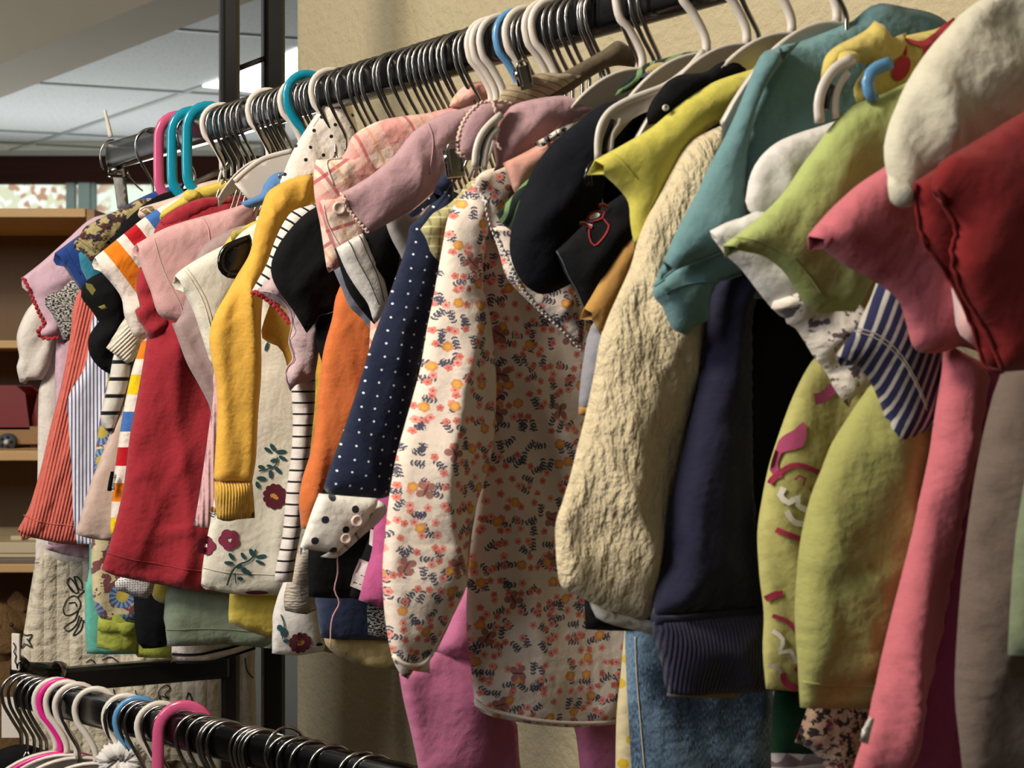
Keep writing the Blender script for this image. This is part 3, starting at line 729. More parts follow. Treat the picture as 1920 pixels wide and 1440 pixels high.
S = cloth('body', g, pl, '@0,-0.165 @.03,-0.145 @.04,-.17 405,680 400,740 388,830 378,900 370,950 363,985* 388,992! 420,990 430,700 @-.04,-.17 @-.03,-0.145', M['palepink'], T=.007)
# cream embroidered
g, pl = G(.405, 'cream_embroidered_dress', 'cream dress with teal sprigs and embroidered berry flowers, bound short sleeve', 'dress')
fl1 = bloom(427, 1010, 20, 5, 1.0, .5); fl3 = bloom(511, 929, 24, 11, .62, 0, .85); fl4 = bloom(384, 1022, 18, 5, 1.0)
sp = [stroke([(424,1096),(432,1070),(445,1056),(462,1050),(474,1038),(476,1028)], 3.5), stroke([(482,882),(500,878),(514,870),(517,856)], 2.6), stroke([(392,965),(400,969)], 2), stroke([(440,1092),(438,1072)], 2)]
lf = [ell(431,1041,8,4,.9), ell(426,1053,9,3.5,.1), ell(469,1034,8,4.5,1.1), ell(486,1041,10,3.6,-.2), ell(484,1052,9,3.2,.4), ell(462,1071,9,4,.7), ell(455,1067,6,5,1.5), ell(446,1060,6,3.5,2.6), ell(448,1083,6,3.6,.2), ell(453,1040,7,3.6,1.0),
      ell(508,838,8,4,1.0), ell(499,843,8,3.6,.6), ell(523,846,10,4,-.1), ell(526,858,8,3.5,.5), ell(510,862,7,3.5,-.3), ell(502,873,6,3,.3), ell(517,880,9,3.8,.8), ell(504,888,8,4,1.6), ell(487,875,7,4,.3), ell(487,896,9,4.5,.1), ell(480,908,7,4,1.2), ell(497,650,3,9,.3)]
S = cloth('body', g, pl, SH+'480,600 412,860 402,930 396,970 388,1010 380,1060 377,1094* 395,1106 440,1114 530,1116 590,1110! 620,900 @-.07,-.17 @-.09,-0.157 @-.03,-0.130', M['cream'], T=.012, Tw=.04, fold=(.002, 10, 0), gape=(0, .003), h=.005,
          decals=[(P['berry'], fl1+fl4), (P['teal'], sp+lf), (P['maroon'], fl3+[ell(480,1110,22,4)]), (P['gold'], bloom(511, 929, 9, 9, .9)+[ell(398,955,4,6), ell(510,929,4,4)]), (P['navy'], [stroke([(390,960),(400,964),(406,960)], 1.5)])])
seam('hem_stitching', S, [(380,1064),(430,1072),(530,1076)], P['stitch'], .0007)
S = cloth('sleeve', g, pl, '@.02,-.09 470,440 430,455 380,480 340,505 328,517* 345,548 358,572 370,605 392,672 402,690! 420,640 440,560 500,480', M['cream'], T=.010, Tw=.02, ko=.9, w=.004, gape=(0.001, .007))
seam('cuff_binding', S, [(343,506),(362,535),(378,565),(390,605),(400,650)], M['cream'], .0012)
seam('cuff_stitching', S, [(349,503),(368,532),(384,562),(396,602)], P['stitch'], .0008)
g, pl = G(.385, 'olive_yellow_tee', 'olive yellow jersey draped over a black hanger end, mostly behind the mustard cardigan', 't-shirt')
S = cloth('body', g, pl, SH+'450,900 430,1120 429,1168 470,1185 520,1200* 545,1198! 590,900 @-.06,-.17 @-.095,-0.157 @-.03,-0.130', M['yellow2'], T=.007, h=.009)
S = cloth('shoulder', g, pl, '500,418 470,425 436,432 432,440 436,458 448,446 462,444 480,462 500,470', M['olivey'], T=.007, Tw=.012, w=.006)
# polka trousers upside
g, pl = G(.462, 'dotted_white_blouse', 'white blouse with tiny black polka dots drawn up over its hanger hook', 'blouse')
S = cloth('body', g, pl, '636,168! 600,205 575,240 548,285 530,330 525,350 540,420 600,430 690,420 680,300 668,230 655,188', M['dotwhite'], T=.010, Tw=.03, fold=(.0035, 22, -.35), w=.008)
S2 = cloth('front_band', g, pl, '640,165! 612,200 586,238 600,232 628,200 642,176', M['dotwhite'], T=.004, Tw=.012, w=.013)
# mustard cardigan
g, pl = G(.50, 'mustard_cardigan', 'mustard yellow knit cardigan with a long hanging sleeve and ribbed cuff', 'cardigan')
S = cloth('body', g, pl, '640,328 587,325 545,338 515,360 520,470 515,540 490,620 500,640 530,660 548,740 560,820 560,860* 640,860! @-.08,-.2 @-.08,-0.155 @-.02,-0.145', M['mustard'], T=.010, fold=(.0045, 18, -.15), h=.006)
S = cloth('sleeve', g, pl, '590,324 545,335 515,350 500,363 488,395 478,430 468,475 445,515 425,550 402,592 393,625 394,660 405,720 407,790 404,840 400,905 472,908 480,860 484,780 490,700 490,600 496,540 508,480 530,420 575,385', M['mustard'], T=.022, Tw=.035, w=.006, fold=(.008, 22, -.12), h=.005)
S2 = cloth('cuff', g, pl, '402,903 402,935 407,972* 445,974 478,971! 476,935 473,904', M['mustardrib'], T=.014, Tw=.02, w=.010, fold=(.003, 30, 0), gape=(0, .003))
# white striped lace trimmed
g, pl = G(.585, 'striped_long_sleeve_top', 'white top with thin black stripes and long narrow sleeve beside orange jersey', 'top')
S = cloth('upper_sleeve', g, pl, '610,372 583,384 550,395 530,420 514,455 500,495 478,535 472,546* 500,556 525,575! 545,520 580,440', M['bwsl'], T=.009, w=.004)
seam('lace_trim', S, [(472,547),(485,552),(505,565),(525,585),(540,608)], M['redlace'], .0022, label='red lace edging', wave=.001, wl=.005)
S = cloth('sleeve', g, pl, '560,690 547,725 549,790 546,850 536,930 530,1000 520,1050 514,1089* 530,1092 548,1091! 556,1040 570,960 580,860 590,760 592,690', M['bwfine'], T=.011, Tw=.02, w=.003, fold=(.0015, 20, .3))
g, pl = G(.60, 'frilled_mauve_top', 'pale mauve top with fluttering frilled sleeve edge below the black velvet tee', 'top')
S = cloth('frill', g, pl, '525,520 500,530 484,543 500,556 530,575 543,598 548,620 540,640 548,672 537,690 534,712 544,733! 555,722 590,712 600,640 600,580', M['frill'], T=.012, Tw=.014, w=.004, fold=(.004, 34, -.2))
seam('edge', S, [(486,545),(510,552),(535,574),(546,600),(541,640),(549,672),(536,692),(536,715),(545,732)], M['frill'], .0012)
# black velvet
g, pl = G(.632, 'black_velvet_tee', 'black velvet tee with curled cap sleeve between striped and plaid garments', 't-shirt')
S = cloth('body', g, pl, '@.0,-0.145 @.03,-0.135 @.07,-0.175 600,560 592,640 604,700 590,900 578,1040 579,1119* 640,1122 700,1120! 760,900 @-.06,-.17 @-.08,-0.165 @-.03,-0.135', M['velvet'], T=.008, h=.008)
S = cloth('sleeve', g, pl, '650,360 592,388 560,412 525,455 509,492 510,520 525,550 548,580 575,625 590,606 600,590 622,592 637,575! 660,520 680,450', M['velvet'], T=.015, Tw=.03, w=.006, fold=(.003, 18, .7))
seam('sleeve_fold', S, [(590,608),(598,592),(615,588),(637,577)], P['steel'], .0007)
g, pl, S = low(.525, 'mustard_under_tee', 'olive mustard hem curving below the beige and flowered ones', 't-shirt', '650,900 592,1190 590,1218 660,1232* 730,1250! 760,1000', M['olivedk'], T=.008)
g, pl, S = low(.545, 'white_flowered_tunic', 'white tunic with a maroon and gold flower near its hem', 'tunic', '600,900 520,1120 511,1180 510,1225* 560,1229 606,1222! 680,1000', M['white'], T=.010, fold=(.002, 15, 0),
    decals=[(P['maroon'], bloom(560,1203,21,11,.62)), (P['gold'], bloom(560,1202,9,9,.9)), (P['teal'], [ell(529,1183,6,9), ell(522,1175,5,6), ell(535,1200,6,4), stroke([(527,1196),(530,1170),(524,1150)], 2)]), (P['navy'], [ell(596,1206,7,3)])], h=.006)
g, pl, S = low(.57, 'gauze_tunic', 'taupe crinkled gauze hem between the thin stripes and the black hem', 'tunic', '600,900 548,1060 532,1120 535,1145* 575,1152 600,1140! 640,1000', M['gauze'], T=.009, fold=(.003, 24, 0))
g, pl, S = low(.60, 'navy_blue_shorts', 'washed navy blue hem under the black velvet one', 'shorts', '660,900 596,1090 595,1150 602,1196* 660,1200 780,1202! 800,1000', M['navyb'], T=.007)
g, pl, S = low(.59, 'beige_scalloped_top', 'beige yellow hem with rounded corner, lowest beside the floral sleeve', 'top', '680,900 606,1190 610,1208 630,1228 670,1246* 735,1255 790,1256! 800,1000', M['beige'], T=.006)
g, pl, S = low(.615, 'marled_skirt', 'charcoal marl hem wedged between navy and magenta hems', 'skirt', '720,900 690,1100 690,1190* 740,1199! 810,1000', M['marl'], T=.006)
# orange
g, pl = G(.652, 'orange_top', 'burnt orange jersey top hanging in two deep folds', 'top')
S = cloth('body', g, pl, '@0,-0.145 @.03,-0.135 @.06,-0.175 636,540 622,600 606,660 597,740 590,810 582,850 566,900 560,940 562,966 564,991* 620,992! 700,990 760,700 @-.07,-.17 @-.08,-0.165 @-.03,-0.135', M['orange'], T=.013, Tw=.03, fold=(.007, 15, -.1), w=.002)
g, pl = G(.68, 'slate_top', 'slate grey jersey edge between orange and black sleeves', 'top')
S = cloth('body', g, pl, '@0,-0.145 @.03,-0.135 @.07,-0.175 625,505 640,540 655,575 680,600 700,640 700,760* 760,760! 800,600 @-.08,-0.165 @-.03,-0.135', M['slate'], T=.006)
g, pl, S = low(.70, 'magenta_skirt', 'magenta pink pleated hem hanging left of the floral sleeve', 'skirt', '735,600 700,760 700,1000 686,1070 672,1125 690,1131* 722,1143! 790,1100 800,900', M['magenta'], T=.010, fold=(.006, 24, .1))
g, pl, S = low(.69, 'black_pants_white_bands', 'black garment hem with broad white bands beside the magenta one', 'trousers', '740,800 700,980 668,1070 655,1118* 680,1128 740,1130! 790,1000', M['velvet'], T=.008,
    decals=[(P['white'], [[(672,1046),(692,1054),(680,1108),(655,1098),(660,1075)], [(692,990),(712,1000),(706,1030),(690,1020)]]), (P['dk'], [stroke([(664,1074),(688,1082)], 1.5), stroke([(659,1090),(684,1098)], 1.5)])], h=.006)
# plaid
g, pl = G(.718, 'pink_plaid_shirt', 'pink plaid flannel shirt with standing collar and a pearl button on the sleeve', 'shirt')
S = cloth('body', g, pl, '@0,-0.145 @.03,-0.130 @.08,-0.155 720,420 700,520 690,700* @-.05;700 @-.08,-0.165 @-.03,-0.135', M['plaid'], T=.006, h=.009)
S = cloth('yoke', g, pl, '880,196 840,203 800,212 760,217 720,224 690,236 660,256 650,280 640,296 620,330 660,400 760,380 850,260', M['plaid'], T=.010, Tw=.02, w=.002, rot=.2)
S = cloth('collar', g, pl, '948,163 920,153 890,154 868,163 850,182 842,200 870,202 900,196 945,205 950,180', M['plaid'], T=.012, Tw=.018, w=.004, h=.005, rot=.5)
S = cloth('sleeve', g, pl, '690,290 640,296 592,300! 588,330 590,370 600,420 606,460 612,500* 628,506 640,498! 660,480 700,440 720,350', M['plaid'], T=.012, Tw=.02, w=.006, fold=(.002, 20, 0), gape=(0, .004), h=.005)
S2 = cloth('placket', g, pl, '652,358 620,368 598,378 602,410 618,450 634,478 650,500 690,470 680,400', M['plaid'], T=.006, Tw=.008, w=.014, h=.005, rot=.3)
knob('button', S2, 633, 392, .0062, pearl); seam('placket_stitching', S2, [(604,385),(612,420),(630,455),(646,482)], P['white'], .0008)
seam('collar_seam', S, [(640,297),(612,302),(610,320),(620,350)], P['white'], .0012)
# black with white cuff
g, pl = G(.737, 'black_white_cuff_top', 'black top whose sleeve ends in a white band with two black lines', 'top')
S = cloth('sleeve', g, pl, '760,380 700,420 660,450 628,466! 640,510 655,550 685,590 702,608* 712,590 735,550! 750,480', M['velvet'], T=.012, Tw=.03, w=.003)
S2 = cloth('cuff_band', g, pl, '680,437 655,450 630,465 650,510 672,545 690,570 700,602 706,605 716,590 728,560 712,500', M['white'], T=.006, Tw=.02, w=.012, decals=[(P['dk'], [stroke([(652,452),(668,490),(690,530),(708,572)], 1.8), stroke([(672,442),(688,480),(706,520),(718,566)], 1.8)])], label='white cuff band with two thin black lines', h=.005)
S = cloth('body', g, pl, '@0,-0.145 @.03,-0.135 @.06,-0.175 770,560 740,700* @-.06;700 @-.08,-0.165 @-.03,-0.135', M['velvet'], T=.006, h=.009)
g, pl = G(.752, 'grey_knit_top', 'light grey knit top showing below the dusty pink sleeve', 'top')
S = cloth('body', g, pl, '@0,-0.145 @.03,-0.135 @.05,-0.175 760,380 728,402 724,420 735,450 750,478 768,520* 850,560! @-.06,-.2 @-.07,-0.165 @-.03,-0.135', M['greyknit'], T=.008)
# dusty pink long sleeve
g, pl = G(.770, 'dusty_pink_blouse', 'dusty pink cotton blouse with lace-edged sleeve lying over the plaid shirt', 'blouse')
S = cloth('body', g, pl, '@0,-0.145 @.03,-0.135 @.06,-0.175 830,420 800,520* @-.06;520 @-.07,-0.165 @-.03,-0.135', M['dusty'], T=.006, h=.009)
S = cloth('sleeve', g, pl, '900,192 862,205 830,213 795,232 770,252 740,290 700,325 670,345 638,362* 650,390 668,415 690,438! 730,418 770,395 800,370 828,340 850,300 880,240', M['dusty'], T=.014, Tw=.035, w=.002, fold=(.004, 17, -.25), h=.005)
seam('lace_trim', S, [(639,362),(650,388),(668,413),(690,437)], M['blushprint'], .0013, label='pale pink lace edging', wave=.0007, wl=.004)
seam('sleeve_seam', S, [(800,232),(806,270),(800,330)], M['dusty'], .0012)
# navy dots
g, pl = G(.832, 'navy_dotted_shirt', 'navy shirt with white pin dots and turned-back white cuff with large black dots', 'shirt')
S = cloth('body', g, pl, '@0,-0.165 @.04,-0.145 @.05,-.16 @.045;620 790,700 770,800 760,900 750,930* 900,930! @-.06,-.3 @-.06,-.14 @-.04,-0.145', M['navydot'], T=.006, h=.009)
S = cloth('sleeve', g, pl, '850,330 810,380 785,410 768,425 762,460 745,510 725,565 700,632 685,680 670,730 650,790 632,840 615,885 604,925 650,932 706,936 730,930 745,870 765,780 785,690 808,600 825,520 850,420', M['navydot'], T=.018, Tw=.04, w=.003, fold=(.003, 14, -.25), h=.005, rot=-.28)
S2 = cloth('collar', g, pl, '862,328 835,322 822,340 812,362 795,378 778,392 766,402 772,408 786,402 800,388 820,375 845,350', M['navydot'], T=.006, Tw=.008, w=.012)
S3 = cloth('cuff', g, pl, '598,925 586,955 574,990 562,1026* 575,1030 620,1036 634,1034! 665,1000 690,975 708,945 706,934 650,930', M['bigdot'], T=.010, Tw=.02, w=.020, gape=(0, .006), h=.004, rot=.1, label='white cuff with large black dots')
S4 = cloth('cuff_inside', g, pl, '710,938 722,945 726,958 710,980 680,1005 655,1028 630,1046 600,1044 640,1020 690,970', M['white'], T=.006, Tw=.01, w=.014, h=.005)
knob('button', S3, 665, 975, .0050, pearl); knob('button', S3, 645, 1008, .0046, pearl)
seam('buttonhole', S3, [(655,988),(672,968),(676,962)], P['steel'], .0009)
th = [pl.world(*pl.px(x, y, .012)[:2], .012) for x, y in [(632,1042),(633,1075),(627,1105),(636,1130),(624,1155),(620,1180),(620,1213)]]
V, Fc = tube(catmull(th, .004), .0006, 5); mesh('loose_thread', V, Fc, P['pinkt'], S4.o, label='loose pink thread')
# khaki
g, pl = G(.862, 'khaki_check_shirt', 'khaki check shirt with small rolled sleeve between navy dots and floral smock', 'shirt')
S = cloth('body', g, pl, '@0,-0.165 @.04,-0.145 @.04,-.16 @.02;560* @-.06;560 @-.05,-.16 @-.04,-0.145', M['khaki'], T=.006, h=.009)
S = cloth('sleeve', g, pl, '900,330 875,345 860,365 838,385 812,400 800,415 788,430 800,450 806,470 816,484* 830,478! 842,440 870,410 900,370', M['khaki'], T=.014, Tw=.02, w=.002, h=.004, fold=(.002, 30, .5), gape=(.002, .006))
# bright pink pants
g, pl = G(.872, 'pink_trousers', 'bright pink cotton trousers hanging below the floral smock', 'trousers')
S = cloth('waistband', g, pl, '@.0,-.5 870,1100 845,1165 818,1222 850,1232 890,1240 1000,1240 1050,1180 980,1080', M['pinkbright'], T=.010, Tw=.02, w=.004)
S = cloth('leg', g, pl, '818,1222 780,1250 748,1262 756,1310 770,1370 784,1440 790,1500* 990,1500! 975,1430 970,1360 960,1330 1000,1240 900,1232', M['pinkbright'], T=.018, Tw=.05, fold=(.006, 9, .3), wr=.003)
S = cloth('leg', g, pl, '1000,1230 1060,1330 1080,1380 1092,1500* 1230,1500! 1200,1360 1130,1240', M['pinkbright'], T=.014, Tw=.05, fold=(.005, 9, .2))
seam('waist_seam', S, [(1010,1240),(1060,1246),(1120,1250)], M['pinkbright'], .0012)
# floral smock
g, pl = G(.905, 'floral_smock', 'cream smock printed with orange flowers, grey sprigs and mauve butterflies', 'smock')
S = cloth('body', g, pl, '960,330 900,345 880,400 895,500 905,600 910,760 905,880 885,1000 876,1100 875,1180 884,1260 890,1322* 930,1346 1000,1358 1080,1364 1172,1356! 1200,1250 1200,900 1180,600 1150,400 1100,270 1040,255', M['floral'], T=.022, Tw=.06, fold=(.006, 9, -.15), h=.006, wr=.002, gape=(0, .002))
seam('gathered_hem', S, [(888,1312),(920,1330),(1000,1346),(1090,1352),(1170,1344)], M['floral'], .0016)
S2 = cloth('sleeve', g, pl, '905,342 880,352 865,368 848,390 838,415 828,470 814,550 800,620 788,690 775,740 758,800 742,860 730,930 722,1000 717,1070 720,1140 728,1200 738,1240 752,1266* 775,1258 806,1262! 808,1230 830,1190 862,1130 876,1090 880,1010 896,940 918,870 928,800 930,700 920,600 905,520 915,440 930,380', M['floral'], T=.030, Tw=.045, w=.019, fold=(.005, 12, -.18), h=.005, gape=(.0, .006), wr=.002)
seam('elastic_cuff', S2, [(735,1228),(760,1244),(790,1242),(808,1222)], M['floral'], .0018)
S3 = cloth('yoke', g, pl, '1090,245 1040,262 985,300 940,312 905,322 884,345 895,368 905,400 920,430 935,470 950,510 975,545 1000,560 1040,500 1080,380', M['floral'], T=.010, Tw=.03, w=.030, fold=(.003, 60, .5), h=.004, rot=.5)
S4 = cloth('flutter_sleeve', g, pl, '920,425 935,470 950,520 985,560 1020,590 1055,620 1090,658 1098,600 1080,540 1060,470 1000,420', M['floral'], T=.014, Tw=.03, w=.036, fold=(.004, 22, .8), h=.005)
seam('lace_trim', S4, [(886,350),(905,400),(925,440),(945,485),(960,520),(985,555),(1020,590),(1055,622),(1088,656)], M['white'], .0012, wave=.0008, wl=.004, label='white crochet edging')
# linen waistband
g, pl = G(.925, 'brown_linen_skirt', 'brown linen skirt waistband with topstitched rows, clipped to its hanger', 'skirt')
S = cloth('waistband', g, pl, '930,196 946,168 980,149 1015,137 1062,138 1090,142 1062,160 1022,184 985,207 955,206', M['linen'], T=.006, Tw=.012, w=.008, h=.004, rot=.4)
S2 = cloth('lining', g, pl, '1050,140 1095,114 1130,94 1158,76 1178,86 1197,102 1190,126 1150,124 1112,142 1072,170 1025,196 980,214 965,200', M['linendk'], T=.005, Tw=.010, w=.002, h=.004)
S = cloth('body', g, pl, '@0,-0.105 1010,205 1015,235 1050,300 1065,350* 1200,350! 1190,150', M['linendk'], T=.006, h=.009, w=-.004)
# scalloped dusty pink
g, pl = G(.945, 'scalloped_pink_blouse', 'dusty pink blouse with frayed scalloped collar over the floral smock', 'blouse')
S = cloth('body', g, pl, '1130,205 1095,190 1062,180 1040,180 1000,186 965,196 940,215 925,260 930,310 925,322 965,305 1000,288 1030,272 1062,248 1090,230 1118,215', M['dusty'], T=.013, Tw=.03, w=.002, fold=(.003, 18, .8), h=.005)
S2 = cloth('scalloped_collar', g, pl, '960,196 940,192 920,188 905,192 885,203 868,225 858,250 854,275 856,292 870,300 885,300 900,285 925,262 935,230', M['dusty'], T=.008, Tw=.02, w=.010, h=.004, fold=(.002, 20, .5))
seam('frayed_edge', S2, [(958,196),(938,191),(918,190),(896,196),(874,218),(860,248),(856,285),(872,298)], M['blushprint'], .0010, wave=.0006, wl=.004)
seam('frayed_edge', S2, [(920,190),(926,225),(926,262),(934,285)], M['blushprint'], .0011, wave=.0006, wl=.004)
g, pl = G(.962, 'peach_print_top', 'peach top with white printed band squeezed between pink and navy', 'top')
S = cloth('body', g, pl, '1090,225 1066,236 1035,254 1008,272 975,290 942,306! 952,325 960,350 968,374 985,350 1010,330 1040,290', M['peach'], T=.007, Tw=.02, w=.006, h=.004)
S2 = cloth('printed_band', g, pl, '1084,228 1050,240 1020,258 1000,268 1014,276 1040,262 1070,240', M['whiteprint'], T=.005, Tw=.01, w=.012, h=.004)
g, pl = G(.975, 'leaf_print_tee', 'dark tee printed with green palm leaves behind the navy sleeve', 't-shirt')
S = cloth('body', g, pl, '1060,290 1010,322 980,345 960,368 942,388 930,402! 940,418 958,432 975,440* 1040,440!', M['leaf'], T=.008, Tw=.02, w=.006, h=.004)
g, pl = G(1.0, 'leaf_collar_shirt', 'dark shirt with yellow and green patterned collar below the white hangers', 'shirt')
S = cloth('collar', g, pl, '1320,96 1285,98 1250,108 1215,118 1190,136 1168,155 1152,180! 1185,168 1220,154 1255,142 1300,130', M['leaf'], T=.007, Tw=.015, w=.004, h=.004, decals=[(P['pale'], [ell(1222,130,20,8,-.4), ell(1238,138,16,6,-.3)]), (P['steel'], [ell(1205,142,12,4,-.5), ell(1232,140,8,3,-.3)])])
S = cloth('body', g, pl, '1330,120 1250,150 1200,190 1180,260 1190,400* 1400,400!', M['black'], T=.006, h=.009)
# jeans
g, pl = G(1.008, 'denim_jeans', 'washed blue denim jeans below the cream knit and navy sweatshirt', 'jeans')
S = cloth('leg', g, pl, '1200,1100 1175,1170 1172,1190 1174,1260 1178,1340 1184,1440 1188,1520* 1450,1520! 1450,1300 1440,1200 1340,1100', M['denim'], T=.018, Tw=.05, h=.007, fold=(.003, 8, 0))
seam('side_seam', S, [(1183,1190),(1186,1260),(1192,1340),(1200,1440)], P['stitch'], .0010)
g, pl = G(.985, 'yellow_dotted_leggings', 'cream garment with yellow spots, a thin strip left of the jeans', 'leggings')
S = cloth('leg', g, pl, '1190,1100 1172,1180 1164,1260 1156,1340 1154,1440 1154,1520* 1230,1520! 1230,1150', fab('cream_yellow_spots', dots('#c9bb95', '#c2a12c', .02, .2)), T=.008, h=.009)
# navy tee
g, pl = G(.996, 'navy_tee', 'dark navy jersey tee, big rounded sleeve right of the floral smock', 't-shirt')
S = cloth('body', g, pl, '@0,-0.155 1240,200 1150,250 1130,400 1150,600* 1400,600! 1400,200', M['navy'], T=.006, h=.009)
S = cloth('sleeve', g, pl, '1270,160 1230,170 1180,183 1140,192 1110,208 1085,228 1056,250 1030,275 1005,310 985,350 970,390 957,440 956,475 965,505 980,530 998,545 1018,552 1045,545 1075,530! 1095,480 1120,420 1140,330 1180,240', M['navy'], T=.028, Tw=.06, w=.006, fold=(.003, 12, .6), h=.006)
g, pl = G(1.035, 'black_motif_tee', 'black tee with a small red and white embroidered motif on the sleeve', 't-shirt')
S = cloth('sleeve', g, pl, '1260,330 1200,345 1150,375 1120,398 1090,425 1060,455 1042,470! 1050,490 1060,515 1080,548 1100,590 1110,612* 1130,600 1160,560! 1200,480 1240,420', M['blacknavy'], T=.014, Tw=.04, w=.004, fold=(.003, 14, .7), h=.005,
    decals=[(P['red'], [stroke([(1115,388),(1125,386),(1136,391)], 5), stroke([(1080,421),(1090,420),(1103,428)], 5), stroke([(1094,414),(1100,402),(1118,396),(1128,398),(1122,410),(1105,416),(1094,414)], 2.2), stroke([(1098,430),(1096,445),(1102,463),(1120,445),(1130,425),(1124,412)], 2.2)]),
            (P['white'], [ell(1110,406,11,5,-.4), stroke([(1116,385),(1126,383),(1137,388)], 1.5), stroke([(1081,418),(1091,417),(1104,424)], 1.5)])])
seam('sleeve_edge', S, [(1042,471),(1052,490),(1062,515),(1082,550),(1104,600)], P['steel'], .0007)
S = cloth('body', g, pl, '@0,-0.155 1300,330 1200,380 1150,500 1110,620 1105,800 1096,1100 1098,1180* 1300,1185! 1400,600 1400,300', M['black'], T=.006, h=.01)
g, pl = G(1.048, 'ochre_tee', 'ochre tee sleeve tucked between black and cream garments', 't-shirt')
S = cloth('sleeve', g, pl, '1220,420 1178,448 1155,475 1135,510 1112,550 1095,578* 1110,600 1126,628! 1140,610 1175,540 1200,480', M['ochre'], T=.009, Tw=.018, ko=.9, w=.003, gape=(.001, .006), h=.005)
S = cloth('body', g, pl, '@0,-0.155 1300,330 1240,400 1200,560 1200,800* 1400,800! 1400,300', M['ochre'], T=.005, h=.01)
g, pl = G(1.043, 'grey_jersey_top', 'grey jersey edge left of the cream textured knit', 'top')
S = cloth('body', g, pl, '@0,-0.155 1290,360 1150,560 1108,612 1096,660 1088,720 1084,768* 1140,768! 1250,760 1390,360', M['greyblue'], T=.008, h=.008)
seam('hem_band', S, [(1084,770),(1100,772),(1120,770)], M['ochre'], .003)
# lemon
g, pl = G(1.113, 'lemon_tee', 'lemon yellow jersey tee with sleeve open towards the left', 't-shirt')
S = cloth('sleeve', g, pl, '1480,108 1440,120 1400,133 1370,142 1340,153 1310,170 1280,190 1250,215 1220,240 1170,270 1115,300* 1132,328 1158,352 1178,380 1182,420 1190,466! 1215,440 1260,340 1320,250 1400,200', M['lemon'], T=.010, Tw=.022, ko=.9, w=.002, gape=(.001, .009), wr=.002, fold=(.003, 11, .9), h=.005)
seam('sleeve_hem', S, [(1142,285),(1160,310),(1182,335)], M['lemon'], .0009)
S = cloth('body', g, pl, '@0,-0.155 1420,180 1330,280 1290,500 1290,800* 1500,800! 1530,180', M['lemon'], T=.005, h=.01, w=-.003)
g, pl = G(1.1165, 'dull_mustard_tee', 'dull mustard strip of jersey between cream knit and navy sweatshirt', 't-shirt')
S = cloth('body', g, pl, '@0,-0.165 1440,200 1350,500 1325,600 1318,700 1300,850 1260,1100 1250,1305* 1385,1308! 1395,700 1440,260', M['mustd'], T=.006, h=.009)
# chunky cream
g, pl = G(1.109, 'black_collar_shirt', 'black shirt collar with a tiny button, between white hangers and lemon tee', 'shirt')
S = cloth('collar', g, pl, '1400,128 1385,117 1362,114 1345,120 1325,134 1300,138 1275,140 1252,152 1238,168 1222,190 1212,215 1216,235 1250,225 1300,190 1350,160 1395,145', M['black'], T=.006, Tw=.015, h=.004, fold=(.002, 30, .8))
knob('button', S, 1238, 206, .0022, plast_w)
g, pl = G(1.123, 'cream_textured_cardigan', 'cream crinkled knit cardigan with a heavy puffed sleeve', 'cardigan')
S = cloth('body', g, pl, '@0,-0.155 @.04,-0.145 1330,420 1290,700 1230,1060 1225,1188* 1350,1188! 1370,600 1450,260', M['chunky'], T=.006, h=.009, w=-.002)
S = cloth('sleeve', g, pl, '1370,228 1335,243 1300,262 1280,285 1262,318 1240,360 1215,405 1196,450 1182,500 1160,550 1140,595 1124,640 1116,690 1108,730 1095,790 1082,840 1070,890 1055,940 1042,980 1042,1030 1046,1075 1054,1102 1080,1115 1105,1128 1140,1145 1180,1155 1220,1166! 1235,1080 1262,960 1290,800 1312,700 1325,600 1345,450 1360,320', M['chunky'], T=.034, Tw=.07, w=.002, fold=(.006, 13, -.2), h=.005, wr=.004)
S2 = cloth('cuff_lining', g, pl, '1104,1126 1110,1142 1118,1158 1150,1172 1190,1182 1228,1192! 1240,1160 1180,1150 1140,1140', M['cream'], T=.010, Tw=.02, w=.000)
# navy sweatshirt
g, pl = G(1.141, 'navy_sweatshirt', 'navy fleece sweatshirt with long sleeve and deep ribbed cuff', 'sweatshirt')
S = cloth('body', g, pl, '@0,-0.165 1560,300 1460,500 1395,600 1385,900 1385,1150 1390,1290* 1520,1300! 1620,900 1700,300', M['black'], T=.006, h=.009)  # navy body drawn in black, its shadow put into the colour
S = cloth('sleeve', g, pl, '1520,330 1400,440 1340,540 1326,600 1318,660 1305,740 1290,800 1275,860 1262,910 1250,980 1245,1050 1232,1100 1221,1155 1300,1150 1380,1144 1437,1142! 1428,1060 1420,1000 1414,920 1410,800 1410,680 1414,580 1450,500', M['sweat'], T=.030, Tw=.06, w=.002, fold=(.004, 10, -.15), h=.006, wr=.003)
S2 = cloth('cuff', g, pl, '1221,1155 1223,1185 1236,1230 1244,1270 1250,1300* 1330,1302 1432,1298! 1436,1240 1437,1190 1437,1142 1380,1146 1300,1152', M['sweatrib'], T=.024, Tw=.05, w=.004, gape=(0, .001), h=.005)
seam('cuff_seam', S2, [(1222,1160),(1280,1158),(1360,1150),(1436,1144)], M['sweat'], .0028)
